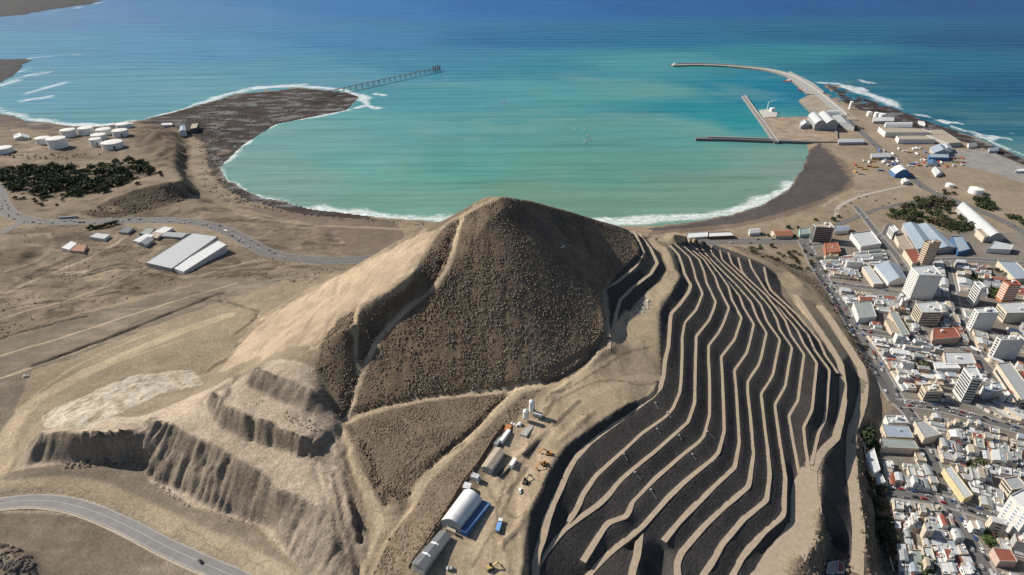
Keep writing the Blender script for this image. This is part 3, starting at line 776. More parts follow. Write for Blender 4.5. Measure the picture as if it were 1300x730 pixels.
mr = n.new("ShaderNodeMapRange"); mr.inputs[1].default_value = .3; mr.inputs[2].default_value = .7; mr.inputs[3].default_value = .72; mr.inputs[4].default_value = 1.28
l.new(t1.outputs[0], mr.inputs[0])
t2 = n.new("ShaderNodeTexVoronoi"); t2.inputs['Scale'].default_value = .42; t2.inputs['Randomness'].default_value = 1
l.new(ge.outputs['Position'], t2.inputs['Vector'])
m2 = n.new("ShaderNodeMapRange"); m2.inputs[1].default_value = .0; m2.inputs[2].default_value = .9; m2.inputs[3].default_value = .74; m2.inputs[4].default_value = 1.14
l.new(t2.outputs['Distance'], m2.inputs[0])
m3 = n.new("ShaderNodeMix"); m3.data_type = 'FLOAT'; l.new(at.outputs['Alpha'], m3.inputs[0]); m3.inputs[2].default_value = 1.0; l.new(m2.outputs[0], m3.inputs[3])
m4 = n.new("ShaderNodeMath"); m4.operation = 'MULTIPLY'; l.new(mr.outputs[0], m4.inputs[0]); l.new(m3.outputs[0], m4.inputs[1]); mr = m4
vm = n.new("ShaderNodeVectorMath"); vm.operation = 'SCALE'
l.new(at.outputs['Color'], vm.inputs[0]); l.new(mr.outputs[0], vm.inputs['Scale'])
l.new(vm.outputs[0], b.inputs['Base Color'])
bn = n.new("ShaderNodeBump"); bn.inputs['Distance'].default_value = 1.1
l.new(at.outputs['Alpha'], bn.inputs['Strength'])
l.new(t1.outputs[0], bn.inputs['Height']); l.new(bn.outputs[0], b.inputs['Normal'])
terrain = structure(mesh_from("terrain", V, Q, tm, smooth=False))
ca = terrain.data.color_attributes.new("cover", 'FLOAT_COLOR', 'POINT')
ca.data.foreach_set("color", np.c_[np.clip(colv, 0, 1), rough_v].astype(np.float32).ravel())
terrain.data.polygons.foreach_set("use_smooth", np.ones(len(terrain.data.polygons), bool))

# ------------------------------------------------------------------ ribbons: roads and the terrace tracks
def ribbon(name, P, w, m, lift=.12, skirt=1.2, edge_noise=0.0, seed=0, drape=False, parent=None):
    P = np.asarray(P, float).copy()
    n2 = normals2(P)
    if drape: P[:, 2] = np.maximum(hz(P[:, 0], P[:, 1]), .2)
    wa = np.full(len(P), float(w)) if np.isscalar(w) else np.asarray(w, float)
    wl = wa.copy(); wr = wa.copy()
    if edge_noise:
        s = np.arange(len(P)) * 2.0
        wl = wa * (1 + edge_noise * 2 * fbm(s / 12, s * 0 + seed, 3, 71)); wr = wa * (1 + edge_noise * 2 * fbm(s / 12, s * 0 + seed + 9, 3, 75))
    L, Rr = P.copy(), P.copy()
    L[:, :2] += n2 * wl[:, None]; Rr[:, :2] -= n2 * wr[:, None]
    if drape:
        L[:, 2] = np.maximum(hz(L[:, 0], L[:, 1]), .2); Rr[:, 2] = np.maximum(hz(Rr[:, 0], Rr[:, 1]), .2)
    for q in (L, P, Rr): q[:, 2] += lift
    L2, R2 = L.copy(), Rr.copy()
    L2[:, 2] -= skirt; R2[:, 2] -= skirt
    L2[:, :2] += n2 * skirt * .12; R2[:, :2] -= n2 * skirt * .12
    V = np.stack([L2, L, P, Rr, R2], 1).reshape(-1, 3)
    k = np.arange(len(P) - 1) * 5
    Fc = np.concatenate([np.stack([k + j, k + j + 5, k + j + 6, k + j + 1], 1)[:, ::-1] for j in range(4)])
    return mesh_from(name, V, Fc, m, parent)
track_m = mat("compacted_earth", (0.355, 0.280, 0.203), .95, .1, .16, .35)
for k, P in bench_w.items():
    w = np.full(len(P), BW[k])
    d_ = np.linspace(0, 1, len(P))
    if isinstance(k, int) and k <= 9:
        ypx = np.array([PX(p)[1] for p in P])
        w = w * np.interp(ypx, [300, 330, 380, 560, 640, 730], [.7, .75, .95, .95, 1.5, 1.7])
    if k == 'P': w = w * np.interp(np.linspace(0, 1, len(P)), [0, .25, 1], [.55, 1, 1.15])
    structure(ribbon("terrace_path", P, w, track_m, .18, 1.4, .16, hash(str(k)) % 50))
asph = mat("asphalt", (0.118, 0.113, 0.108), .85, .3, .18, .3)
asph2 = mat("worn_asphalt", (0.135, 0.128, 0.12), .85, .3, .2, .25)
white_p = mat("road_paint", (0.62, 0.6, 0.55), .8, .2)
for name, (L, w) in ROADS.items():
    P = densify(smooth_line(UL(L), 2), 4.0)
    structure(ribbon(name, P, w, asph2 if name != "hill_road" else mat("pale_asphalt", (.205,.195,.185), .85, .3, .15, .2), .15, 1.0))
    if name == "hill_road":
        for s_ in (-1, 1):
            Q_ = P.copy(); Q_[:, :2] += normals2(P) * s_ * (w + .9); structure(ribbon("road_shoulder", Q_, .8, mat("pale_gravel", (.40,.34,.26), .95, .1, .25, .8), .12, .8, .5, s_ + 3))
    mb = MB()
    n2 = normals2(P)
    def line(off, wd):
        A = P.copy(); A[:, :2] += n2 * off; A[:, 2] += .156
        for i in range(len(A) - 1):
            a, c_ = A[i], A[i+1]; o1 = n2[i] * wd / 2; o2 = n2[i+1] * wd / 2
            mb.add([(a[0]+o1[0], a[1]+o1[1], a[2]), (a[0]-o1[0], a[1]-o1[1], a[2]), (c_[0]-o2[0], c_[1]-o2[1], c_[2]), (c_[0]+o2[0], c_[1]+o2[1], c_[2])], [[0,1,2,3]])
    line(w - .5, .16); line(-w + .5, .16); line(0.25, .14)
    structure(mb.build("road_marking", white_p))
# ------------------------------------------------------------------ sea
sx = np.array(spaced(-600, -9000, 6, 1.03, 160)[::-1] + list(np.arange(-600, 700, 6.0)) + spaced(694, 12000, 6, 1.03, 160))
sy = np.array(list(np.arange(690, 1500, 5.0)) + spaced(1495, 60000, 5, 1.022, 1500))
SX, SY = np.meshgrid(sx, sy)
x, y = SX.ravel(), SY.ravel()
CP_ = [  # water colour read at places of the bay: (px,py,(r,g,b) linear albedo)
 (60,20,(.10,.22,.36)),(250,15,(.075,.20,.37)),(450,10,(.025,.16,.37)),(650,8,(.010,.12,.33)),(850,6,(.005,.095,.28)),(1050,6,(.004,.08,.245)),(1250,6,(.003,.068,.205)),
 (60,60,(.10,.26,.37)),(250,60,(.085,.25,.38)),(450,50,(.05,.20,.36)),(650,50,(.018,.14,.28)),(850,50,(.012,.14,.25)),(1050,45,(.006,.11,.21)),(1250,50,(.004,.075,.17)),
 (120,110,(.12,.29,.36)),(250,115,(.14,.31,.35)),(400,95,(.10,.28,.36)),(560,80,(.05,.22,.31)),(700,85,(.04,.22,.28)),(820,80,(.07,.28,.29)),(1000,66,(.03,.21,.25)),(1130,80,(.008,.13,.20)),(1260,110,(.004,.09,.17)),
 (560,125,(.08,.28,.31)),(700,120,(.09,.30,.30)),(830,118,(.12,.31,.28)),(920,110,(.008,.19,.26)),(990,118,(.006,.17,.25)),(880,140,(.02,.23,.27)),(930,158,(.02,.24,.26)),
 (400,170,(.17,.33,.30)),(500,160,(.12,.32,.31)),(620,165,(.10,.30,.28)),(750,170,(.11,.29,.25)),(860,168,(.12,.31,.27)),
 (330,215,(.20,.33,.29)),(450,215,(.14,.34,.29)),(600,215,(.11,.32,.26)),(740,215,(.12,.29,.225)),(860,205,(.12,.29,.23)),(960,195,(.18,.30,.235)),
 (380,248,(.21,.33,.27)),(520,255,(.17,.32,.24)),(700,255,(.17,.29,.205)),(850,255,(.17,.28,.20)),(930,245,(.18,.28,.20)),(990,215,(.21,.29,.235)),
 (1130,110,(.02,.13,.19)),(1230,150,(.02,.12,.17))]
pts = np.array([U(a, b_, 0)[:2] for a, b_, c_ in CP_]); pc = np.array([c_ for _, _, c_ in CP_])
lp = np.stack([pts[:, 0] / pts[:, 1], np.log(pts[:, 1])], 1)
wxn = x + 120 * fbm(x / 260, y / 260, 4, 91); wyn = y + 190 * fbm(x / 420, y / 130, 4, 97)
wyn = np.maximum(wyn, 300)
lx, ly = wxn / np.maximum(wyn, 1), np.log(wyn)
num = np.zeros((len(x), 3)); den = np.zeros(len(x))
for (a, b_), c_ in zip(lp, pc):
    w_ = 1 / ((((lx - a) * 1.0) ** 2 + ((ly - b_) * 1.3) ** 2) + .0018) ** 2.0
    num += w_[:, None] * c_; den += w_
seac = num / den[:, None] * np.array((.80, .86, .92))
streak = fbm(x / 420, y / 34, 4, 101)
plume = np.clip((fbm(x / 230 + .4 * y / 300, y / 150, 5, 109, .55) - .05) * 5, 0, 1) * np.clip((1900 - np.hypot(x - 250, y - 900)) / 900, 0, 1)
seac = seac * (1 - 0.36 * plume[:, None]) + np.array((.19, .32, .27)) * 0.36 * plume[:, None]
seac *= (.92 + .09 * streak + .20 * fbm(x / 160, y / 60, 4, 105))[:, None]
# surf: distance to the lines on which waves break
foam = np.zeros(len(x))
def surf(w, *pts, amt=1.0, ground=None):
    P = densify(UL(list(pts), 0.0), 4.0)
    x0, y0 = P[:, :2].min(0) - w * 3; x1, y1 = P[:, :2].max(0) + w * 3
    w0 = w
    m = np.where((x > x0) & (x < x1) & (y > y0) & (y < y1))[0]
    d = np.full(len(m), 1e9)
    xw = x[m] + 22 * fbm(x[m] / 45, y[m] / 45, 3, 161); yw = y[m] + 22 * fbm(x[m] / 45, y[m] / 45, 3, 163); w = w * (.45 + 1.3 * vnoise(x[m] / 38, y[m] / 38, 167))
    for p in P: d = np.minimum(d, (xw - p[0]) ** 2 + (yw - p[1]) ** 2)
    foam[m] = np.maximum(foam[m], amt * np.clip(1.0 - .38 * np.sqrt(d) / w, 0, .80))
surf(9, (277,212),(284,228),(303,239),(330,250.5),(370,262),(430,271),(500,277))
surf(16, (400,265.5),(450,271.5),(500,275),(560,278),(620,281))
surf(13, (735,280),(790,279),(840,279),(880,276),(930,267.5),(965,256),(990,244),(1005,232))
surf(16, (735,284),(790,284),(840,284),(880,280),(930,270.5),(965,259),(995,243), amt=.62)
surf(15, (930,262),(970,250),(1000,232),(1015,212), amt=.5)
surf(7, (330,246),(380,257),(440,266),(510,272.5), amt=.72); surf(8, (760,275.5),(820,275.5),(880,271),(930,262.5),(965,250), amt=.7); surf(9, (900,275),(940,267),(975,254),(1000,240),(1018,218), amt=.74)
surf(14, (195,149),(235,137.5),(270,126.5),(300,117),(340,110.5),(380,109.5),(415,112),(440,115))
surf(16, (275,124),(310,113.5),(345,109),(385,108))
surf(18, (440,116),(450,119),(460,122),(466,132)); surf(14, (453,137),(466,133),(478,138)); surf(9, (478,119),(487,121)); surf(15, (455,127),(467,130))
surf(10, (444,139),(400,149),(370,153),(350,156.5),(330,166),(312,180),(297,193),(280,209))
surf(16, (-40,125),(0,140),(40,152),(90,158),(130,159.5),(165,154))
surf(13, (0,84),(20,78),(45,73),(75,70.5),(100,69)); surf(22, (-10,110),(15,104),(35,96),(55,92)); surf(15, (25,120),(55,112),(80,105)); surf(13, (28,128),(55,124),(80,119)); surf(20, (15,92),(45,84))
surf(14, (-20,26),(20,22),(60,17),(100,10),(135,3)); surf(20, (70,14),(140,0))
surf(14, (1042,105),(1070,107),(1095,117),(1125,127),(1142,138)); surf(12, (1080,108),(1100,114)); surf(14,(1092,102),(1104,105)); surf(18,(1070,110),(1120,128))
surf(10, (1165,145),(1185,149),(1208,156)); surf(8, (1145,141),(1190,153),(1240,171),(1280,189),(1310,202)); surf(10,(1229,166),(1250,171),(1288,178)); surf(6,(1260,166),(1268,167)); surf(6,(1278,168),(1286,169)); surf(7,(1255,175),(1268,178)); surf(8,(1215,155),(1226,158))
sq = np.arange(SX.size).reshape(SX.shape)
SQ = np.stack([sq[:-1, :-1], sq[:-1, 1:], sq[1:, 1:], sq[1:, :-1]], -1).reshape(-1, 4)
inland = hz(x, y)
inside = (x > -2010) & (x < 1820) & (y < 2590)
bad = (inland > 3.0) & inside
SQ = SQ[~bad[SQ].all(1)]
sm = bpy.data.materials.new("sea_water"); sm.use_nodes = True
n, l = sm.node_tree.nodes, sm.node_tree.links
b = P_(sm)
b.inputs['Roughness'].default_value = .32; b.inputs['IOR'].default_value = 1.33; b.inputs['Specular IOR Level'].default_value = .03
at = n.new("ShaderNodeAttribute"); at.attribute_name = "water"
af = n.new("ShaderNodeAttribute"); af.attribute_name = "foam"
ge = n.new("ShaderNodeNewGeometry")
fn = n.new("ShaderNodeTexNoise"); fn.inputs['Scale'].default_value = .15; fn.inputs['Detail'].default_value = 9; fn.inputs['Roughness'].default_value = .72
mp = n.new("ShaderNodeMapping"); mp.inputs['Scale'].default_value = (.55, 1, 1)
l.new(ge.outputs['Position'], mp.inputs['Vector']); l.new(mp.outputs[0], fn.inputs['Vector'])
ad = n.new("ShaderNodeMath"); ad.operation = 'ADD'; l.new(fn.outputs[0], ad.inputs[0]); l.new(af.outputs['Fac'], ad.inputs[1])
fr = n.new("ShaderNodeMapRange"); fr.interpolation_type = 'SMOOTHSTEP'; fr.inputs[1].default_value = 1.02; fr.inputs[2].default_value = 1.5
l.new(ad.outputs[0], fr.inputs[0])
mx = n.new("ShaderNodeMix"); mx.data_type = 'RGBA'
l.new(fr.outputs[0], mx.inputs[0]); l.new(at.outputs['Color'], mx.inputs[6]); mx.inputs[7].default_value = (.74, .75, .74, 1)
l.new(mx.outputs[2], b.inputs['Base Color'])
rm = n.new("ShaderNodeMapRange"); rm.inputs[3].default_value = .32; rm.inputs[4].default_value = .9; l.new(fr.outputs[0], rm.inputs[0]); l.new(rm.outputs[0], b.inputs['Roughness'])
# swell and chop
mp2 = n.new("ShaderNodeMapping"); mp2.inputs['Rotation'].default_value = (0, 0, R(-4)); mp2.inputs['Scale'].default_value = (.0016, .012, 1)
l.new(ge.outputs['Position'], mp2.inputs['Vector'])
sw = n.new("ShaderNodeTexNoise"); sw.inputs['Scale'].default_value = 1.6; sw.inputs['Detail'].default_value = 3
l.new(mp2.outputs[0], sw.inputs['Vector'])
ch = n.new("ShaderNodeTexNoise"); ch.inputs['Scale'].default_value = .06; ch.inputs['Detail'].default_value = 6
l.new(mp.outputs[0], ch.inputs['Vector'])
b1 = n.new("ShaderNodeBump"); b1.inputs['Distance'].default_value = 13; b1.inputs['Strength'].default_value = 1; l.new(sw.outputs[0], b1.inputs['Height'])
b2 = n.new("ShaderNodeBump"); b2.inputs['Distance'].default_value = 1.4; b2.inputs['Strength'].default_value = .6; l.new(ch.outputs[0], b2.inputs['Height']); l.new(b1.outputs[0], b2.inputs['Normal'])
l.new(b2.outputs[0], b.inputs['Normal'])
sea = structure(mesh_from("sea", np.stack([x, y, np.zeros(len(x))], 1), SQ, sm, smooth=True))
ca = sea.data.color_attributes.new("water", 'FLOAT_COLOR', 'POINT')
ca.data.foreach_set("color", np.c_[np.clip(seac, 0, 1), np.ones(len(x))].astype(np.float32).ravel())
fa = sea.data.attributes.new("foam", 'FLOAT', 'POINT'); fa.data.foreach_set("value", foam.astype(np.float32))

# low rocky coast and reef far to the north-west
reef_m = mat("reef_rock", (.024, .024, .026), .9, .2, .7, .02)
for nm, L_, z in (("far_coast", [(-90,-6),(40,-6),(100,-2),(132,1),(112,6),(88,9),(60,13),(30,19),(0,22),(-90,27)], 6), ("rocky_reef", [(-90,70),(-20,73),(10,76),(32,74),(44,76.5),(30,82),(22,90),(12,99),(0,106),(-90,112)], 2)):
    P = densify(np.vstack([UL(L_, 0.0), UL(L_[:1], 0.0)]), 60); P[:, :2] += 44 * np.stack([fbm(P[:, 0] / 90, P[:, 1] / 90, 3, 201), fbm(P[:, 0] / 90, P[:, 1] / 90, 3, 203)], 1)
    c_ = P[:, :2].mean(0); V = []; Fc = []; n_ = len(P)
    for k, (f, zz) in enumerate(((1, -2), (.97, z * .4), (.8, z * .8), (.5, z), (.02, z))):
        for p_ in P: xy = c_ + (p_[:2] - c_) * f; V.append((xy[0], xy[1], zz + (z * .5 * float(fbm(np.array([xy[0] / 60]), np.array([xy[1] / 60]), 3, 205)[0]) if k else 0)))
    for k in range(4):
        for i in range(n_ - 1): Fc.append([k*n_ + i, k*n_ + i + 1, (k+1)*n_ + i + 1, (k+1)*n_ + i])
    structure(mesh_from(nm, V, Fc, reef_m))
# ------------------------------------------------------------------ building helpers
def at_height(px, py, h):
    """pixel of a roof corner -> (x, y, ground z) for a roof h above the ground"""
    zg = 10.0
    for _ in range(6):
        p = U(px, py, zg + h)
        zg = float(max(hz(p[0], p[1])[0], 1.0))
    return p[0], p[1], zg

def solve_h(base, top):
    b = G(*base)
    lo, hi = 2.0, 140.0
    for _ in range(40):
        m = (lo + hi) / 2
        if PX((b[0], b[1], b[2] + m))[1] > top[1]: lo = m
        else: hi = m
    return lo

def foot(roof, h):
    P = [at_height(a, b_, h) for a, b_ in roof]
    zs = [p[2] for p in P]
    return [(p[0], p[1]) for p in P], min(zs), max(zs)

def ccw(poly):
    A = sum(poly[i][0] * poly[(i+1) % len(poly)][1] - poly[(i+1) % len(poly)][0] * poly[i][1] for i in range(len(poly)))
    return poly if A > 0 else poly[::-1]

def inset(poly, d):
    poly = ccw(poly); n = len(poly); out = []
    for i in range(n):
        a, b_, c_ = np.array(poly[i-1]), np.array(poly[i]), np.array(poly[(i+1) % n])
        e1 = (b_ - a) / max(np.linalg.norm(b_ - a), 1e-6); e2 = (c_ - b_) / max(np.linalg.norm(c_ - b_), 1e-6)
        n1 = np.array([-e1[1], e1[0]]); n2 = np.array([-e2[1], e2[0]])
        k = n1 + n2; k = k / max(np.dot(k, n1), .35)
        out.append(tuple(b_ + k * d))
    return out

WALLS = {'white': (.60,.58,.55), 'cream': (.52,.45,.35), 'beige': (.50,.42,.32), 'pink': (.48,.35,.29), 'grey': (.36,.35,.34), 'brown': (.17,.085,.055), 'ochre': (.55,.36,.14), 'orange': (.40,.16,.085), 'blue': (.07,.15,.31), 'dark': (.10,.10,.105), 'teal': (.28,.45,.44), 'yellow': (.56,.47,.27)}
ROOFS = {'grey': (.30,.31,.31), 'light grey': (.43,.44,.44), 'white': (.58,.58,.57), 'rust red': (.235,.078,.052), 'dark grey': (.135,.14,.145), 'green grey': (.25,.275,.26), 'blue grey': (.27,.32,.37), 'orange': (.30,.13,.08), 'tan': (.36,.30,.23), 'blue': (.075,.14,.25)}
def wmat(k): return mat("wall_" + k.replace(' ', '_'), WALLS[k], .9, .15, .18, .35, bump=.03)
def rmat(k): return mat("roof_" + k.replace(' ', '_'), ROOFS[k], .7, .25, .14, .35)
glass = mat("window_glass", (.035, .045, .055), .12, .5)
steel = mat("galvanised_steel", (.46, .47, .47), .5, .4, .1, .6)
concrete = mat("concrete", (.34, .325, .30), .9, .2, .2, .25)
concrete_d = mat("dark_concrete", (.16, .155, .15), .9, .2, .2, .25)
white_m = mat("white_paint", (.74, .73, .70), .6, .3, .06, .8)
black_m = mat("black_rubber", (.03, .03, .03), .8, .2)
timber = mat("old_timber", (.20, .17, .14), .9, .1, .2, 1.0)
rust = mat("rusty_steel", (.22, .10, .055), .8, .2, .3, .9)

def roof_with_parapet(poly, z, ph, name, parent, rm, wm, th=.35):
    mb = MB()
    inn = inset(poly, th); out = ccw(poly); n = len(out)
    V = [(p[0], p[1], z) for p in out] + [(p[0], p[1], z) for p in inn] + [(p[0], p[1], z - ph) for p in inn]
    Fc = [[i, (i+1) % n, n + (i+1) % n, n + i] for i in range(n)] + [[n + i, n + (i+1) % n, 2*n + (i+1) % n, 2*n + i] for i in range(n)]
    mb.add(V, Fc, 1)
    mb.add([(p[0], p[1], z - ph) for p in inn], [list(range(n))], 0)
    return mb.build(name, [rm, wm], parent)

def walls(name, poly, z0, z1, wm, parent=None):
    poly = ccw(poly); n = len(poly)
    V = [(p[0], p[1], z0) for p in poly] + [(p[0], p[1], z1) for p in poly]
    return mesh_from(name, V, [[i, (i+1) % n, n + (i+1) % n, n + i] for i in range(n)], wm, parent)

def windows(root, poly, z0, z1, fh=3.1, sides=None, wfrac=.5, hfrac=.5, pitch=3.2, first=3.6, m=None, band=False, front=True):
    """each window a part; with band, one glazed band per storey and side"""
    poly = ccw(poly); n = len(poly)
    nf = max(1, int((z1 - z0 - first) / fh))
    for s in range(n):
        if sides is not None and s not in sides: continue
        a, b_ = np.array(poly[s]), np.array(poly[(s+1) % n])
        L = np.linalg.norm(b_ - a)
        if L < 4: continue
        e = (b_ - a) / L; nn = np.array([e[1], -e[0]])
        if not front and nn[1] < -.6: continue
        k = max(1, int((L - 1.2) / pitch)); st = L / k
        for f in range(nf):
            zb = z0 + first + f * fh + fh * (1 - hfrac) / 2
            if band:
                k, st, wf = 1, L, .9
            else:
                wf = wfrac
            for i in range(k):
                c0 = a + e * (st * (i + .5 - wf / 2)) + nn * .06; c1 = a + e * (st * (i + .5 + wf / 2)) + nn * .06
                mesh_from("window_band" if band else "window", [(c0[0], c0[1], zb), (c1[0], c1[1], zb), (c1[0], c1[1], zb + fh * hfrac), (c0[0], c0[1], zb + fh * hfrac)], [[0,1,2,3]], m or glass, root)

def rooftop(root, poly, z, n, seed, m=None):
    r = random.Random(seed); q = inset(poly, 1.5)
    c = np.mean(q, 0)
    for _ in range(n):
        i = r.randrange(len(q)); t = r.random() * .75
        p = c * (1 - t) + np.array(q[i]) * t
        mb = MB(); ang = math.atan2(q[1][1] - q[0][1], q[1][0] - q[0][0])
        k = r.random()
        if k < .5: mb.box((p[0], p[1], z), 2 + 2.5 * r.random(), 2 + 2 * r.random(), 1.6 + 1.6 * r.random(), ang); mb.build("stair_house", m or wmat('white'), root)
        elif k < .8: mb.cyl((p[0], p[1], z), .8, .8, 1.7, 10); mb.build("water_tank", white_m if r.random() < .6 else steel, root)
        else: mb.bar((p[0], p[1], z), (p[0], p[1], z + 4), .18); mb.build("antenna", steel, root)

BUILT = []                                     # footprints already taken
def building(name, label, cat, roof, h, wall='white', rf='grey', group=None, kind='flat', para=.9, win=None, top=0, wallm=None, seed=0, base=None, stripes=None):
    if base is not None: h = solve_h(base, roof[0])
    poly, z0, z1 = foot(roof, h)
    poly = ccw(poly)
    zt_ = (z0 + z1) / 2 + h
    BUILT.append((poly, h))
    root = empty(name, (0, 0, 0))
    tag(root, label, cat, group)
    wm = wallm or wmat(wall)
    if kind == 'flat':
        walls("wall", poly, z0 - 1.5, zt_, wm, root)
        roof_with_parapet(poly, zt_, para, "roof", root, rmat(rf), wm)
    elif kind == 'gable':                      # ridge along edge 0-1 direction (long side given first)
        a, b_, c_, d_ = [np.array(p) for p in poly]
        if np.linalg.norm(b_ - a) < np.linalg.norm(c_ - b_): a, b_, c_, d_ = b_, c_, d_, a
        rz = zt_ + .16 * np.linalg.norm(c_ - b_)
        m1, m2 = (a + d_) / 2, (b_ + c_) / 2
        mb = MB()
        mb.add([(*a, z0 - 1.5), (*b_, z0 - 1.5), (*c_, z0 - 1.5), (*d_, z0 - 1.5), (*a, zt_), (*b_, zt_), (*c_, zt_), (*d_, zt_), (*m1, rz), (*m2, rz)],
               [[0,1,5,4],[2,3,7,6],[1,2,6,9,5],[3,0,4,8,7]])
        mb.build("wall", wm, root)
        mb = MB(); e = (b_ - a) / np.linalg.norm(b_ - a) * .4; o_ = (d_ - a) / np.linalg.norm(d_ - a) * .5
        A, Bq, Cq, D = a - e - o_, b_ + e - o_, c_ + e + o_, d_ - e + o_
        dz = .16
        for q in ([(*A, zt_), (*Bq, zt_), (*(m2 + e), rz + dz), (*(m1 - e), rz + dz)], [(*(m1 - e), rz + dz), (*(m2 + e), rz + dz), (*Cq, zt_), (*D, zt_)]):
            mb.add(q, [[0,1,2,3]])
        mb.build("roof", rmat(rf), root)
    elif kind == 'arch':                       # barrel roof, axis along edge 0-1
        a, b_, c_, d_ = [np.array(p) for p in poly]
        if np.linalg.norm(b_ - a) < np.linalg.norm(c_ - b_): a, b_, c_, d_ = b_, c_, d_, a
        Wd = np.linalg.norm(d_ - a); rise = .30 * Wd; N = 12
        mb = MB(); V = []
        for i in range(N + 1):
            t = i / N; zz = zt_ + rise * math.sin(math.pi * t)
            p, q = a + (d_ - a) * t, b_ + (c_ - b_) * t
            V += [(*p, zz), (*q, zz)]
        mb.add(V, [[2*i, 2*i+1, 2*i+3, 2*i+2] for i in range(N)])
        mb.build("roof", rmat(rf), root, smooth=True)
        mb = MB()
        mb.add([(*a, z0 - 1), (*b_, z0 - 1), (*b_, zt_), (*a, zt_)], [[0,1,2,3]]); mb.add([(*c_, z0 - 1), (*d_, z0 - 1), (*d_, zt_), (*c_, zt_)], [[0,1,2,3]])
        for s in (0, 1):
            ring = [V[2*i + s] for i in range(N + 1)]; lo = [(*(a if s == 0 else b_), z0 - 1), (*(d_ if s == 0 else c_), z0 - 1)]
            f = ring + [lo[1], lo[0]]
            mb.add(f, [list(range(len(f)))] if s == 0 else [list(range(len(f)))[::-1]])
        mb.build("wall", wm, root)
    if stripes:
        pass
    if win: windows(root, poly, z0, zt_ - para * .6, **win)
    if top: rooftop(root, poly, zt_ - para, top, seed)
    root['_c'] = [float(v) for v in np.mean(np.array(poly), 0)]
    return root, poly, z0, zt_

# ------------------------------------------------------------------ harbour
def quay(name, label, cat, poly, z, m, m2=None, zb=-6):
    root = empty(name); tag(root, label, cat)
    mb = MB(); mb.prism([tuple(p) for p in poly], zb, z, 0, top=1); mb.build("quay_wall", [concrete_d, m], root)
    return root
def strip(P, w):
    n2 = normals2(P); w = np.full(len(P), w) if np.isscalar(w) else np.asarray(w)
    return [tuple(p) for p in (P[:, :2] + n2 * w[:, None])] + [tuple(p) for p in (P[:, :2] - n2 * w[:, None])[::-1]]
def along(P, w, z0, z1, name, m, parent, step=8):
    """a wall swept along a line"""
    P = densify(P, step); n2 = normals2(P); V = []
    for p, q in zip(P, n2):
        V += [(p[0] + q[0]*w, p[1] + q[1]*w, z0), (p[0] + q[0]*w, p[1] + q[1]*w, z1), (p[0] - q[0]*w, p[1] - q[1]*w, z1), (p[0] - q[0]*w, p[1] - q[1]*w, z0)]
    k = len(P); Fc = []
    for i in range(k - 1):
        for j in range(3): Fc.append([4*i + j, 4*i + 4 + j, 4*i + 5 + j, 4*i + j + 1])
    Fc += [[0, 1, 2, 3], [4*k - 1, 4*k - 2, 4*k - 3, 4*k - 4]]
    return mesh_from(name, V, Fc, m, parent)
Z0 = 5.0
bw = smooth_line(UL([(853,82.5),(880,81.5),(915,82.5),(950,85.5),(975,88.5),(996,93.5),(1012,101),(1027,111),(1042,122),(1056,134),(1070,146)], Z0), 1)
r_ = empty("breakwater"); tag(r_, "long curved concrete breakwater sheltering the harbour from the open sea", "breakwater")
along(bw, 13, -6, Z0, "mole", concrete_d, r_)
along(np.c_[bw[:, :2], bw[:, 2]], 12.4, Z0 - .5, Z0 + .25, "roadway", concrete, r_)
off = bw.copy(); off[:, :2] += normals2(bw) * 11.5
along(off, 1.2, Z0, Z0 + 3.5, "parapet", concrete, r_)
mb = MB(); c = U(856,82,Z0); mb.cyl(c, 9, 9, 2.5, 16); mb.cyl((c[0], c[1], c[2] + 2.5), 1.6, 1.2, 9, 10); mb.build("beacon", white_m, r_)
rock_m = mat("armour_rock", (.085, .08, .075), .95, .1, .35, .12, 2.0)
for L_, s in ((bw, 1),):
    o_ = L_.copy(); o_[:, :2] += normals2(L_) * 19
    along(o_, 8, -6, 2.2, "rock_armour", rock_m, r_)
q1 = quay("quay", "grey concrete quay apron at the root of the curved breakwater", "quay", UL([(996,94.5),(1003,90.5),(1032,105),(1047,117),(1039,120),(1025,119)], Z0)[:, :2], Z0 + .4, concrete)
q2 = quay("quay", "pale earth filled quay between the breakwater apron and the big sheds", "quay", UL([(1014,127),(1028,120),(1047,119),(1068,133),(1090,152),(1062,152),(1036,148)], Z0)[:, :2], Z0 + .2, mat("quay_fill", (.30,.255,.20), .95, .1, .3, .05))
q3 = quay("quay", "square earth filled dock yard in front of the big grey sheds", "quay", UL([(967,149.5),(1000,148.5),(1034,148),(1062,150),(1064,180),(985,179)], Z0)[:, :2], Z0 + .1, mat("dock_fill", (.29,.225,.165), .95, .1, .35, .04))
j1 = UL([(944,121.5),(964,149),(986,180)], Z0)
r_ = empty("jetty"); tag(r_, "narrow concrete jetty running out beside the square dock yard", "jetty")
along(j1, 5.5, -6, Z0 + .6, "jetty_deck", mat("weathered_concrete", (.24,.22,.20), .9, .2, .25, .2), r_); o_ = j1.copy(); o_[:, :2] += normals2(j1) * 4.6; along(o_, .8, Z0, Z0 + 2.4, "parapet", concrete, r_)
j2 = UL([(883,175.5),(920,176),(960,177.5),(1005,179),(1040,180)], Z0)
r_ = empty("jetty"); tag(r_, "straight dark jetty jutting west across the bay below the dock yard", "jetty")
along(j2, 6, -6, Z0 + 1.0, "jetty_deck", concrete_d, r_); along(UL([(897,174.5),(978,177)], Z0 + 1), 2.0, Z0 + 1, Z0 + 4, "parapet", concrete, r_)
r_ = empty("floating_dock"); tag(r_, "pale ship repair platform with a small crane moored in the harbour basin", "dock")
mb = MB(); mb.prism([tuple(p[:2]) for p in UL([(964,140),(979,138.5),(986,148.5),(970,149.5)], 3)], -2, 4); mb.build("platform", mat("dock_deck", (.45,.42,.38), .9, .2, .2, .1), r_)
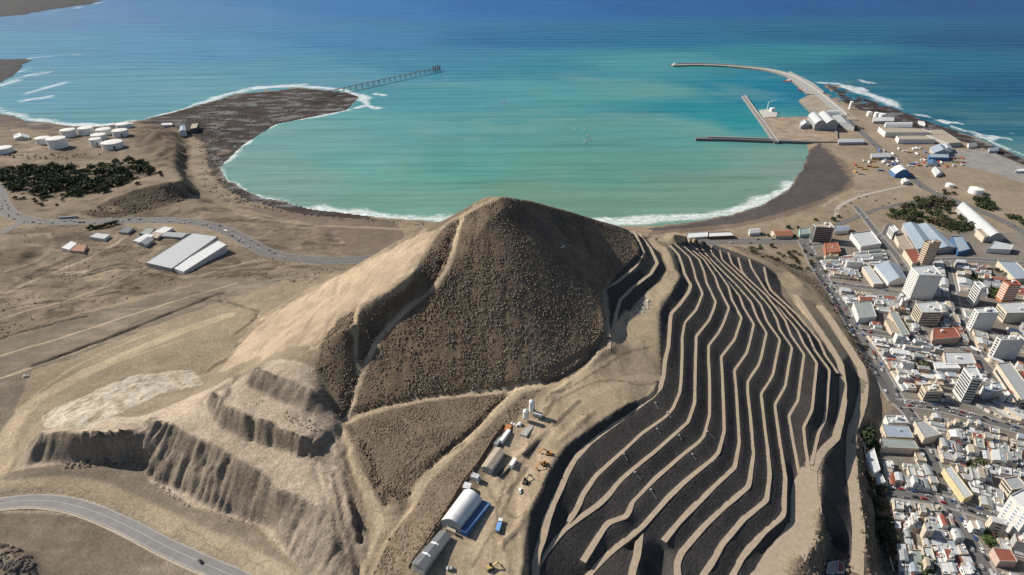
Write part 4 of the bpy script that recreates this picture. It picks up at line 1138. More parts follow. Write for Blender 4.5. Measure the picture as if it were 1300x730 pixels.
c = U(980,141,4); mb = MB(); mb.box(c, 12, 9, 9, .3); mb.build("deck_house", white_m, r_)
c = U(983,146,4); mb = MB(); mb.box(c, 18, 5, 7, -.9); mb.build("workshop", steel, r_)
c = U(974,139,4); mb = MB(); mb.bar(c, (c[0], c[1], 26), 1.6); mb.bar((c[0], c[1], 25), (c[0] + 18, c[1] - 6, 32), 1.2); mb.build("crane", white_m, r_)

def ship(px, py, L, rz, hullc, label, cat="tugboat"):
    c = U(px, py, 0); t = empty("tugboat", (c[0], c[1], 0), rz); tag(t, label, cat, "tugboats at the harbour quay")
    w = L * .27; mb = MB()
    out = [(-.5,-.42),(.25,-.5),(.42,-.3),(.52,0),(.42,.3),(.25,.5),(-.5,.42)]
    mb.prism([(a*L, b_*w) for a, b_ in out], -1, 3.2, 0, top=1); mb.build("hull", [mat("hull_" + hullc[0], hullc[1], .5, .4), mat("deck_grey", (.2,.2,.2))], t)
    mb = MB(); mb.box((-.02*L, 0, 3.2), L*.34, w*.6, 3.2); mb.box((.04*L, 0, 6.4), L*.2, w*.5, 2.8); mb.build("cabin", white_m, t)
    mb = MB(); mb.cyl((-.1*L, 0, 6.4), 1.1, 1.0, 4, 10); mb.build("funnel", mat("hull_red", (.40,.03,.03)), t)
    mb = MB(); mb.bar((.06*L, 0, 9), (.06*L, 0, 16), .5); mb.build("mast", white_m, t)
ship(1001, 103.5, 34, R(-40), ("red", (.40,.03,.03)), "red hulled tugboat moored at the upper end of the quay apron")
ship(1021, 116.5, 28, R(-42), ("dark", (.20,.03,.03)), "dark red tugboat moored at the lower corner of the quay apron")
ship(1016, 114.2, 16, R(-42), ("red", (.40,.03,.03)), "small red launch tied up ahead of the dark red tugboat", "launch")

bigw = mat("ribbed_grey_cladding", (.30,.30,.31), .6, .3, .1, .2)
building("port_shed", "big grey barrel roofed port shed, nearest the dock yard", "shed", [(1035,157.5),(1049,157),(1038,145),(1026,146.5)], 20, kind='arch', rf='light grey', wallm=bigw)
building("port_shed", "big grey barrel roofed port shed joined to the right of its twin", "shed", [(1049.3,157),(1064,156.5),(1051,144.5),(1038.5,145)], 20, kind='arch', rf='light grey', wallm=bigw)
building("port_shed", "low grey gabled annex on the left of the barrel roofed sheds", "shed", [(1017,160),(1029,158),(1026,153),(1015.5,156)], 12, kind='gable', rf='light grey', wallm=bigw)
building("port_shed", "wide dark grey gabled shed behind the barrel roofed pair", "shed", [(1065,155.5),(1085,161),(1074,149),(1057,147)], 11, kind='gable', rf='grey', wallm=bigw)
building("port_shed", "white roofed shed with a rounded end at the back of the port", "shed", [(1048,147),(1066,146),(1064,143.5),(1049,143.5)], 9, kind='arch', rf='white')
building("port_shed", "long low grey shed standing alone above the wet beach", "shed", [(1065,180.5),(1097,180),(1094,176.5),(1064,176.5)], 7, kind='gable', rf='light grey', wallm=bigw)
building("warehouse", "largest pale flat roofed warehouse beside the port road", "warehouse", [(1124.7,167.4),(1182,168),(1171,163.5),(1115.8,160.5)], 13, 'white', 'tan', para=.6)
building("warehouse", "white barrel roofed hall at the back of the largest warehouse", "warehouse", [(1124,160.5),(1158,161),(1156,158),(1123,157.5)], 14, kind='arch', rf='white')
building("warehouse", "cream flat roofed warehouse in front of the largest one", "warehouse", [(1141.6,176.6),(1188,176.6),(1175.5,172),(1138,172)], 11, 'white', 'tan', para=.6)
building("warehouse", "wide cream roofed warehouse at the seaward end of its row", "warehouse", [(1205,181),(1221,180.5),(1205,170.5),(1177,171)], 11, 'grey', 'tan', para=.5)
building("warehouse", "flat tan roofed hall joining the largest warehouse to its neighbours", "warehouse", [(1184,170.3),(1205,170),(1195,164.5),(1180,164.5)], 10, 'grey', 'tan', para=.5)
building("workshop", "blue grey gabled workshop in the middle of the port yard", "workshop", [(1186,194),(1207,193),(1202,186),(1181,187)], 9, 'grey', 'blue grey', kind='gable')
building("workshop", "light grey gabled workshop with a white end behind the blue hall", "workshop", [(1196,190),(1210,189),(1206,184),(1194,184.5)], 9, 'white', 'light grey', kind='gable')
building("workshop", "long bright blue walled hall with a pale roof", "workshop", [(1180,199.5),(1205,200),(1204,195.5),(1179,195)], 8, 'blue', 'blue grey', para=.4)
building("workshop", "small hipped workshop with a bright blue roof near the port road", "workshop", [(1177,208),(1191,208),(1188,203.5),(1178,203.5)], 5, 'white', 'blue', kind='gable')
building("workshop", "blue walled shed with a pale barrel roof standing beside the port road", "workshop", [(1137,221),(1156,220.5),(1151,214),(1130,215)], 8, 'blue', 'white', kind='arch')
building("shed", "small white gabled shed below the blue walled barrel shed", "shed", [(1147,231),(1155,230.5),(1152,227),(1144.5,227)], 6, 'white', 'white', kind='gable')
building("shed", "low grey shed with white trim facing the port road", "shed", [(1107,199.5),(1131,199),(1128,195),(1105.5,195)], 6, 'grey', 'light grey', kind='gable')
building("house", "long white gabled house on bare ground beside the port road", "house", [(1189,222),(1197,219),(1190,212),(1183.5,214)], 5, 'white', 'light grey', kind='gable')
building("shed", "grey shed by itself on the sea edge of the paved yard", "shed", [(1256,191.5),(1268,191),(1265,187.5),(1255,188)], 7, 'grey', 'blue grey', kind='gable')
building("shed", "pale green roofed shed on the shore side of the warehouses", "shed", [(1230,186),(1241,185),(1236,181.5),(1228.5,182)], 5, 'white', 'green grey', kind='gable')
building("shed", "white flat shed at the right edge beside the paved yard", "shed", [(1290,217),(1306,217),(1302,213.5),(1291,213.5)], 5, 'white', 'white')
building("shed", "white flat roofed shed against the black beach", "shed", [(1168,156),(1175,158),(1173,154),(1166,153)], 5, 'white', 'white')
building("shed", "long narrow white roofed shed behind the row of white silos", "shed", [(1109,153.5),(1135,153.5),(1133,150),(1108,149.5)], 7, 'grey', 'white', kind='gable')
# white silos and tanks of the port
for i, (px, py, r, h, lb) in enumerate([(1079,138.5,4.5,22,"tall slim white silo beside the port road"),(1103,147,7,11,"short white silo in the port's silo row, the leftmost"),(1112,148.5,7,12,"short white silo in the port's silo row, the middle one"),(1119,149.5,9,11,"short wide white silo at the right end of the port's silo row"),
        (1238,245,12,9,"squat white tank standing alone on bare ground"),(1205,237,7,6,"small white tank in the fork of the port road")]):
    c = G(px, py); t = empty("storage_tank", c); tag(t, lb, "tank")
    mb = MB(); mb.cyl((0,0,-1), r, r, h + 1, 20, cap=False); mb.build("shell", white_m, t, smooth=True)
    mb = MB(); mb.cyl((0,0,h), r + .1, .3, r * .25, 20); mb.build("roof", white_m, t)
# yard clutter of the port: containers and huts
cont_c = [("rust red", (.30,.06,.04)), ("white", (.70,.69,.66)), ("blue", (.07,.15,.36)), ("grey", (.33,.33,.33)), ("ochre", (.42,.24,.07)), ("green", (.08,.18,.11))]
def container(px, py, rz, ci, where, L=12.2, group="shipping containers in the port"):
    c = G(px, py); nm, cc = cont_c[ci]
    t = empty("shipping_container", c, rz); tag(t, f"{nm} shipping container {where}", "container", group)
    mb = MB(); mb.box((0,0,-.4), L, 2.6, 3.2); mb.build("container_box", mat("container_" + nm.replace(' ', '_'), cc, .7, .3, .2, .6), t)
    mb = MB(); mb.box((L/2 + .04, 0, .15), .08, 2.3, 2.3); mb.build("door", mat("container_door_" + nm.replace(' ', '_'), tuple(v * .8 for v in cc), .7, .3), t)
r0 = random.Random(5)
for area, nn_, wh in (((1115,188,1178,196), 16, "among the workshops of the port"), ((1155,200,1180,212), 11, "stacked beside the small blue roofed workshop"), ((1080,200,1128,222), 15, "on the bare yard above the wet beach"), ((1118,201,1140,209), 9, "beside the low grey shed with white trim"), ((1190,199,1222,212), 14, "behind the long white gabled house")):
    for _ in range(nn_):
        container(r0.uniform(area[0], area[2]), r0.uniform(area[1], area[3]), R(r0.choice([-10, 80, -20, 70])), r0.choice([0, 0, 1, 1, 2, 3, 3, 4, 5]), wh)
PORT_ROADS = [("port_road", [(1068,146),(1085,160),(1105,178),(1128,200),(1150,220),(1172,238),(1192,247),(1230,262),(1262,275),(1305,297),(1340,316)], 9),
              ("port_road", [(1128,200),(1140,198)], 4), ("port_yard_road", [(1196,248),(1165,255),(1130,262),(1105,268),(1085,276),(1062,286),(1040,296),(1022,303)], 5)]
for nm, L_, w in PORT_ROADS:
    structure(ribbon(nm, densify(smooth_line(GL(*L_), 2), 5), w, asph2, .22, .8, drape=True))
structure(ribbon("promenade", densify(smooth_line(GL((1062,276),(1062,264),(1075,256),(1095,248),(1125,241),(1150,236)), 1), 4), 3.5, mat("promenade_paving", (.36,.32,.27), .9, .1, .15, .4), .25, .8, drape=True))
pv = GL((1196,190),(1256,193),(1325,224),(1325,240),(1240,214),(1212,208)); mb = MB()
mb.prism([tuple(p[:2]) for p in pv], 0, float(hz(pv[:, 0], pv[:, 1]).max()) + .15); structure(mb.build("paved_yard", mat("yard_paving", (.24,.228,.21), .9, .1, .2, .06)))
# ------------------------------------------------------------------ ruined pier on the rocky point
pier = empty("pier"); tag(pier, "long derelict pier on stilts running out from the rocky point", "pier")
p0, p1 = U(412,116.5,14), U(557,85.5,14)
ax = (p1 - p0); Lp = np.linalg.norm(ax[:2]); ax = ax / np.linalg.norm(ax); nx_ = np.array([-ax[1], ax[0], 0])
mb = MB()
for s in (-1, 1): mb.bar(p0 + nx_ * 2.6 * s, p1 + nx_ * 2.6 * s, .9)
mb.bar(p0 + [0,0,-.2], p1 + [0,0,-.2], 1.7); mb.build("deck", timber, pier)
for i in range(22):
    q = p0 + (p1 - p0) * (i / 21)
    mb = MB()
    for s in (-1, 1): mb.bar(q + nx_ * 4 * s + [0, 0, -19], q + nx_ * 2.6 * s + [0, 0, 1.2], 1.2)
    mb.bar(q + nx_ * 3.4 + [0,0,-7], q - nx_ * 3.4 + [0,0,-7], .8)
    mb.build("trestle", timber, pier)
for k in (0.955, 1.0):
    q = p0 + (p1 - p0) * k; mb = MB()
    for s in (-1, 1): mb.bar(q + nx_ * 6 * s + [0,0,-19], q + nx_ * 6 * s + [0,0,9], 3)
    mb.bar(q + nx_ * 7, q - nx_ * 7, 3); mb.build("mooring_frame", timber, pier)

# ------------------------------------------------------------------ sailing dinghies in the bay
boats = [(637,131,"the outer of the pair far out toward the pier"),(640.5,130.5,"the inner of the pair far out toward the pier"),(731,164,"left end of the loose fleet in mid bay"),(743,164,"alone above the tight bunch in mid bay"),(746.5,172.5,"topmost of the tight bunch in mid bay"),(745.5,178,"in the middle of the tight bunch in mid bay"),(742,181,"lower left of the tight bunch in mid bay"),(749.5,178.5,"right end of the tight bunch in mid bay")]
bp = None
hull_m = mat("boat_hull", (.55,.54,.5)); sail_m = mat("sail_cloth", (.80,.80,.78), .9, .1)
for i, (px, py, lb) in enumerate(boats):
    c = U(px, py, 0)
    t = empty("sailing_dinghy", (c[0], c[1], 0), R(rnd.uniform(-40, 40))); tag(t, "white sailing dinghy, " + lb, "sailboat", "dinghies sailing in the bay")
    if bp is None:
        mb = MB(); mb.prism([(-2.6,-.9),(.8,-1),(3.2,0),(.8,1),(-2.6,.9)], -.2, .7); h_ = mb.build("hull", hull_m, t)
        mb = MB(); mb.bar((.6,0,.6), (.6,0,9), .16); m_ = mb.build("mast", steel, t)
        mb = MB(); V = [(.5,0,1.5),(.5,0,9),(-2.9,.5,1.6),(.5,.12,1.5),(.5,.12,9),(-2.9,.62,1.6)]; mb.add(V, [[0,2,1],[3,4,5],[0,1,4,3],[1,2,5,4],[2,0,3,5]])
        V = [(.9,0,1.2),(.8,0,7.5),(3.1,.2,1.2),(.9,.1,1.2),(.8,.1,7.5),(3.1,.3,1.2)]; mb.add(V, [[0,1,2],[3,5,4],[0,3,4,1],[1,4,5,2],[2,5,3,0]])
        s_ = mb.build("sail", sail_m, t); bp = (h_, m_, s_)
    else:
        for q in bp:
            k = q.copy(); COL.objects.link(k); k.parent = t

# ------------------------------------------------------------------ tank farm on the west shore
for i, (px, py, rp, hp, lb) in enumerate([(6,193,9.5,5.5,"wide white oil tank cut off by the left edge"),(56.5,182,8.4,7,"white oil tank left of the tallest tank"),(75,187,10.5,11,"tallest white oil tank, in the front row"),(88.5,173,8.4,8,"white oil tank behind the tallest tank"),(111,170.5,8.6,8,"white oil tank in the middle of the back row"),(133,170,8.6,6,"white oil tank at the back between two lower ones"),(126.5,177,8.4,6,"low white oil tank in the middle of the close cluster"),(123.5,184.5,6.8,8,"narrow white oil tank with a dark hatch, beside the widest tank"),(144,187.5,12,7,"widest white oil tank at the front right of the farm"),(154,172.5,8.8,7,"white oil tank at the right edge behind the widest one"),(157,162.5,8,5,"white oil tank nearest the sea"),(164.5,161.5,4.5,4,"smallest white tank next to the tank nearest the sea"),(142.5,161,4.2,3,"small white tank between the sea and the close cluster")]):
    c = G(px, py); dpt = c[1] * CP + (H - c[2]) * SP
    r = rp * dpt / F; h = hp * dpt / F / .93
    t = empty("oil_tank", c); tag(t, lb, "tank", "white oil tanks above the north beach")
    mb = MB(); mb.cyl((0,0,-2), r, r, h + 2, 28, cap=False); mb.build("shell", white_m, t, smooth=True)
    mb = MB(); mb.cyl((0,0,h), r + .15, r * .05, r * .09, 28); mb.build("roof", mat("tank_roof", (.66,.63,.58), .7, .2, .1, .1), t)
    if i in (7, 8, 9):
        mb = MB(); mb.box((r * .6, -r * .82, 0), r * .3, .6, h * .6); mb.build("hatch", concrete_d, t)
    mb = MB(); mb.bar((r * math.cos(-1.9), r * math.sin(-1.9), 0), (r * math.cos(-1.3) * 1.03, r * math.sin(-1.3) * 1.03, h), 1.0); mb.build("stair", steel, t)
building("clifftop_building", "white clifftop building with a blue roof on the rocky point", "building", [(227,166.5),(236,166),(235,160),(229,160.5)], 11, 'white', 'blue grey', kind='gable')
building("clifftop_building", "dark clifftop building beside the blue roofed white one", "building", [(240,163),(250,162),(252,156.5),(243,157)], 11, 'dark', 'tan')
building("shed", "low white shed on the shore right of the oil tanks", "shed", [(204,158.5),(219,158.5),(218,156),(205,156)], 5, 'white', 'white')
building("shed", "long low white shed beside the mast in the tank farm", "shed", [(18,175.5),(38,175),(36,171.5),(17,172)], 4, 'white', 'light grey', kind='gable')
c = G(16,174); t = empty("radio_mast", c); tag(t, "thin pale mast leaning beside the low shed in the tank farm", "mast"); mb = MB(); mb.bar((0,0,0), (-3,0,32), 1.4); mb.build("pole", white_m, t)
mb = MB(); mb.box((0,0,-.5), 5, 5, 1.5); mb.build("plinth", concrete, t)
# ------------------------------------------------------------------ streets of the town
STREETS = {
 'terrace_avenue': ([(1020,306),(1027,318),(1043,353),(1062,381),(1081,413),(1100,447),(1125,488),(1141,512)], 7.5),
 'shaded_street': ([(1141,512),(1158,528),(1172,557),(1190,606),(1203,636),(1216,660),(1235,693),(1253,727),(1275,770)], 5.2),
 'cross_street': ([(1120,623),(1160,629),(1203,637),(1246,652),(1330,680)], 5.5),
 'upper_cross_street': ([(1048,357),(1072,362),(1110,366),(1150,373),(1210,386),(1330,415)], 4.2),
 'middle_cross_street': ([(1086,420),(1130,425),(1172,431),(1236,447),(1330,474)], 4.6),
 'lower_cross_street': ([(1141,512),(1165,513),(1200,520),(1228,527),(1330,556)], 5.0),
 'tower_street': ([(1086,262),(1097,275),(1118,302),(1147,334),(1156,370),(1158,400),(1172,431)], 4.2),
 'shop_street': ([(1200,330),(1212,384),(1222,420),(1236,447),(1251,465),(1271,486),(1330,545)], 4.6),
 'park_street': ([(1024,312),(1060,309),(1120,303),(1130,284)], 4.0),
 'hall_street': ([(1147,334),(1200,328),(1260,330),(1330,338)], 4.2),
}
pave = mat("pavement", (.27,.255,.235), .9, .1, .2, .5)
for nm, (L_, w) in STREETS.items():
    P = densify(smooth_line(GL(*L_), 2), 4)
    structure(ribbon(nm, P, w, asph, .20, .6, drape=True))
    for s in (-1, 1):
        Q = P.copy(); Q[:, :2] += normals2(P) * s * (w + 1.1)
        structure(ribbon("pavement", Q, 1.1, pave, .34, .4, drape=True))

# ------------------------------------------------------------------ landmark buildings of the town
TW = dict(fh=3.1, wfrac=.55, hfrac=.5, pitch=3.0, band=True)
lightwin = mat("shaded_window", (.09,.10,.115), .2, .5)
building("tower_block", "tallest white slab tower with blank grey end wall facing the camera", "tower", [(1167.4,348),(1156.9,338.5),(1184.8,336.7),(1196.8,349.5)], 0, 'white', 'light grey', base=(1157,379.5), win=dict(TW, band=False, wfrac=.4, hfrac=.45, pitch=3.6, front=False), top=6, seed=1)
building("tower_block", "slim brown brick tower with a cream balconied side, behind the white slab", "tower", [(1181,309.3),(1173.5,305.8),(1187.8,303.6),(1195.3,307)], 0, 'brown', 'tan', base=(1168,340), win=dict(TW, wfrac=.7, hfrac=.6, m=mat("cream_balcony", (.55,.47,.36)), sides=None), top=3, seed=2)
building("office_block", "squat block with a dark glass front beside the highway roundabout", "office", [(1036,286.9),(1032.5,283.9),(1052.7,281.5),(1060,288.7)], 0, 'white', 'tan', base=(1030.5,307), win=dict(TW, wfrac=.94, hfrac=.86, m=mat("curtain_glass", (.045,.04,.045), .25, .5), first=1.5), top=3, seed=3)
building("tower_block", "white sided tower with a blank grey end wall, right of the red roofed theatre", "tower", [(1243,396.6),(1237,391.3),(1260,389.5),(1269,396.6)], 0, 'white', 'light grey', base=(1232.6,421), win=dict(TW, band=False, wfrac=.5, pitch=3.6, front=False), top=4, seed=4)
building("tower_block", "white tower with small dark windows at the right edge, over the shopping street", "tower", [(1271.5,431),(1265.5,427),(1294,425),(1302,431.5)], 0, 'white', 'grey', base=(1261.8,456), win=dict(TW, band=False, wfrac=.5, pitch=4, hfrac=.55, front=False), top=6, seed=5)
building("apartment_block", "broad cream block with a flat grey roof at the right edge", "apartments", [(1279,396.6),(1267,384.5),(1298,383),(1312,396.6)], 0, 'cream', 'light grey', base=(1273.6,410), win=dict(TW, pitch=4.5, front=False), top=1, seed=6)
building("tower_block", "slim white tower of two thin slabs near the right edge", "tower", [(1245.5,366),(1237,358),(1243,356.5),(1251.5,363.5)], 0, 'white', 'light grey', base=(1235.5,389), win=dict(TW, pitch=4, front=False), top=1, seed=7)
building("tower_block", "orange brick tower with a white band at the right edge", "tower", [(1282,361),(1273.8,356),(1289,354.5),(1297,361)], 0, 'orange', 'rust red', base=(1273.8,384), win=dict(TW, m=mat("white_band", (.6,.55,.5)), wfrac=.6), top=2, seed=8)
building("tower_block", "white balconied tower casting a long shadow over a blue roofed hall", "tower", [(1235,479.5),(1223.8,466),(1239.5,465.5),(1248,481)], 0, 'white', 'light grey', base=(1220.3,510.7), win=dict(TW, hfrac=.55, wfrac=.8, pitch=3.4), top=3, seed=9)
building("apartment_block", "beige six storey block with dark striped front on the cross street", "apartments", [(1176.4,496.6),(1170.5,488),(1190,486.5),(1197.5,496.6)], 0, 'beige', 'tan', base=(1174,509.6), win=dict(TW, wfrac=.85, hfrac=.5), top=4, seed=10)
building("apartment_block", "cream six storey block with rows of small windows under the white slab tower", "apartments", [(1171.4,395.6),(1162.4,384),(1189,382.5),(1197.5,396)], 0, 'cream', 'light grey', base=(1165.5,413), win=dict(TW, pitch=3.4), top=5, seed=11)
hot = building("hotel", "white hotel slab with tiny blue windows in the lower right corner", "hotel", [(1282.7,628.5),(1308.5,652),(1330,640),(1304,618)], 0, 'white', 'white', base=(1259.3,660.5), win=dict(TW, band=False, sides=[0, 1, 2, 3], wfrac=.34, hfrac=.32, pitch=4.2, m=mat("blue_window", (.10,.20,.36), .2, .5)), top=3, seed=12)
building("apartment_block", "cream blank walled building just behind the hotel slab", "apartments", [(1285.4,621),(1273.8,606.5),(1292,604),(1305,618)], 10, 'cream', 'grey', win=dict(TW), seed=13)
building("market_hall", "wide blue grey hall with stepped roofs below the park", "hall", [(1165,315),(1146,284.8),(1164,285.4),(1189,315)], 9, 'grey', 'blue grey', kind='gable')
building("market_hall", "blue grey hall joined to the right of the stepped roof hall below the park", "hall", [(1190,315),(1165,285.4),(1183,286.5),(1214.4,313.5)], 9, 'grey', 'blue grey', kind='gable')
building("market_hall", "small light roofed hall at the right end of the stepped halls", "hall", [(1217,319),(1208,300.5),(1221,300),(1232,315.5)], 8, 'blue', 'blue grey')
building("school", "tan rounded annex on the street side of the stepped halls", "school", [(1161,314),(1142,309),(1136,298),(1148,296)], 8, 'cream', 'tan')
building("office_block", "white zigzag fronted office on the street left of the stepped halls", "office", [(1135,294),(1129,287),(1135,285.5),(1141,292)], 14, 'white', 'white', win=dict(TW), seed=14)
building("hall", "white roofed square hall with a glazed court near the dark glass block", "hall", [(1093.7,311.8),(1080.3,296),(1105.5,293),(1119.5,308.3)], 9, 'white', 'light grey', para=1.6)
building("house", "orange walled villa behind the dark glass block", "house", [(1049,320.5),(1046.5,308.5),(1063,307.5),(1068,318.5)], 8, 'orange', 'orange', win=dict(TW), top=3, seed=15)
hangar_long = building("sports_hall", "long silver barrel roofed hall at the edge of the park", "hall", [(1254,302),(1276,301),(1226,262),(1214.5,264)], 7, 'grey', 'light grey', kind='arch')
building("hall", "cream blank walled hall at the near end of the silver barrel roof", "hall", [(1250,300.5),(1240,291.5),(1246,290),(1256,299)], 10, 'cream', 'tan')
building("school", "white roofed school wing below the silver barrel roofed hall", "school", [(1254,315),(1284,316.5),(1287,311),(1262,306)], 8, 'white', 'light grey')
building("hall", "red roofed hall with cream walls beside the brown tower", "hall", [(1159,333),(1147.5,317),(1164,316.5),(1170,330)], 9, 'cream', 'rust red', para=.5)
building("theatre", "brick red roofed hall with a pink front on the middle cross street", "theatre", [(1184.5,430),(1184.7,416.5),(1212,416.5),(1220,427.5)], 9, 'pink', 'rust red', para=.7, top=1, seed=16)
building("warehouse", "long pale roofed warehouse in the upper town", "warehouse", [(1110,359.5),(1094.8,338.5),(1103,336.8),(1122,359)], 7, 'cream', 'light grey', para=.4)
building("warehouse", "grey roofed warehouse pair behind the avenue in the upper town", "warehouse", [(1129,357.5),(1110.6,337),(1140,337),(1152,354)], 7, 'white', 'blue grey', kind='gable')
building("warehouse", "grey warehouse with shaded front beside the avenue and terraces", "warehouse", [(1091,402.5),(1083.5,384),(1106,384),(1113,401)], 9, 'white', 'green grey', para=.5)
building("warehouse", "long thin grey roof left of the street under the white slab tower", "warehouse", [(1146,424.5),(1128.6,396.5),(1137,395.6),(1156,423.6)], 7, 'beige', 'green grey', para=.4)
building("warehouse", "shorter thin grey roof beside the long thin one", "warehouse", [(1133,422),(1123.7,406),(1129.5,405),(1141,421)], 6, 'beige', 'tan', para=.4)
building("market", "wide light grey roof in the middle of the town", "market", [(1201.4,461.4),(1198,446.6),(1232.6,447.8),(1240,461.4)], 7, 'beige', 'light grey', top=3, seed=17)
building("market", "white roofed hall in front of the wide light grey roof", "market", [(1189,467),(1185,459),(1213,460),(1220,467.5)], 6, 'white', 'white', para=.4)
building("arcade", "long cream building with an arched front along the shopping street", "arcade", [(1298,506),(1265.5,462),(1282,460),(1316,502)], 11, 'cream', 'grey', win=dict(TW, pitch=4, fh=4.2, hfrac=.6), seed=18)
building("hall", "blue walled hall right of the balconied tower", "hall", [(1252,498.5),(1247.5,489),(1270,484.5),(1275.5,494)], 9, 'white', 'blue grey', top=3, seed=19)
building("hall", "pale blue roofed hall at the right edge above the orange tower", "hall", [(1289,353),(1266.5,331.5),(1290,333),(1312,352)], 8, 'cream', 'blue grey')
building("warehouse", "pale blue roofed warehouse at the foot of the terraces", "warehouse", [(1125,553.8),(1119.6,538.2),(1153.4,541),(1160.5,555.6)], 8, 'beige', 'blue grey', para=.4, top=1, seed=20)
building("warehouse", "grey roofed warehouse below the pale blue one", "warehouse", [(1119.6,567.2),(1117.8,555.6),(1160.5,559),(1166.8,569.5)], 7, 'beige', 'green grey', para=.4)
building("warehouse", "stepped white gabled building at the head of the shaded street", "warehouse", [(1128,536.5),(1124,527),(1148,527.5),(1153,536.5)], 8, 'white', 'light grey', para=1.0, top=2, seed=21)
building("house", "row building with a brick red roof beside the hotel slab", "house", [(1269.4,712),(1260,695.2),(1283,697.8),(1292.5,712.5)], 7, 'pink', 'rust red', para=.4)
building("house", "cream gabled building with a tall blank front on the shaded street corner", "house", [(1174,555.5),(1161,534),(1172,532.5),(1196,551)], 9, 'cream', 'grey')
building("house", "long cream corner building with a yellow front on the street junction", "house", [(1225,632),(1198,594),(1206,590),(1236,628)], 7, 'yellow', 'light grey', para=.6)
building("beach_club", "long low white building on the beach side of the highway", "beach club", [(871,300.5),(898.5,299),(898,295.5),(872,297)], 5, 'white', 'white')
building("beach_club", "long low building with dark wall and white roof edge by the highway", "beach club", [(899,299.2),(933,298.3),(927,295),(899,295.6)], 6, 'brown', 'white')
building("house", "white walled house among beach trees, left of the orange roof", "house", [(952,295.5),(966,294.5),(963,290.5),(951,291.5)], 6, 'white', 'light grey', kind='gable')
building("house", "big orange roofed house by the beach and highway", "house", [(985,299),(1007,298.5),(1001,292.5),(979,293.5)], 6, 'cream', 'orange', kind='gable')
building("house", "teal walled house next to the dark glass block", "house", [(1016,297),(1029,296),(1028,289),(1015,290)], 7, 'teal', 'green grey')
building("shed", "white metal roofed shed behind the dark glass block", "shed", [(1060,293.5),(1078,292),(1078,287),(1062,287)], 6, 'white', 'blue grey', kind='gable')

# ------------------------------------------------------------------ blocks of small houses
def quadpts(*q): return [G(*p)[:2] for p in q]
BLOCKS = [  # corners far-left, far-right, near-right, near-left; what the block is called
 ("by the dark glass block", quadpts((1037,327),(1122,318),(1142,365),(1053,352)), 4, 8),
 ("left of the white slab", quadpts((1064,370),(1148,380),(1166,425),(1091,416)), 5, 8),
 ("by the brown tower", quadpts((1158,336),(1196,334),(1205,380),(1163,368)), 4, 4),
 ("behind the red roofed theatre", quadpts((1165,380),(1208,390),(1228,440),(1180,428)), 4, 4),
 ("by the orange tower", quadpts((1210,336),(1325,345),(1325,408),(1220,382)), 5, 6),
 ("by the broad cream block", quadpts((1221,393),(1325,420),(1325,466),(1242,444)), 4, 5),
 ("left of the balconied tower", quadpts((1101,428),(1228,452),(1282,518),(1152,506)), 7, 11),
 ("at the street fork below the arcade", quadpts((1236,514),(1288,517),(1326,548),(1266,531)), 4, 1),
 ("right of the shopping street", quadpts((1250,456),(1325,480),(1325,535),(1285,492)), 4, 5),
 ("below the balconied tower", quadpts((1174,529),(1330,562),(1330,672),(1214,636)), 9, 8),
 ("above the street junction", quadpts((1118,560),(1164,566),(1193,628),(1126,618)), 5, 4),
 ("below the street junction", quadpts((1130,636),(1198,647),(1244,736),(1142,738)), 7, 5),
 ("below the hotel slab", quadpts((1224,662),(1330,690),(1330,760),(1266,742)), 4, 5),
]
def inside_poly(p, poly):
    r = False; n = len(poly)
    for i in range(n):
        a, b_ = poly[i], poly[(i+1) % n]
        if (a[1] > p[1]) != (b_[1] > p[1]) and p[0] < (b_[0] - a[0]) * (p[1] - a[1]) / (b_[1] - a[1]) + a[0]: r = not r
    return r
HOUSES = []
rh = random.Random(21)
roofpick = ['grey'] * 6 + ['light grey'] * 7 + ['white'] * 4 + ['rust red'] * 2 + ['dark grey'] * 3 + ['green grey'] * 3 + ['blue grey'] * 2 + ['orange'] + ['tan'] * 6 + ['grey'] * 4 + ['light grey'] * 3
wallpick = ['white'] * 9 + ['cream'] * 4 + ['beige'] * 4 + ['pink'] + ['grey'] * 3
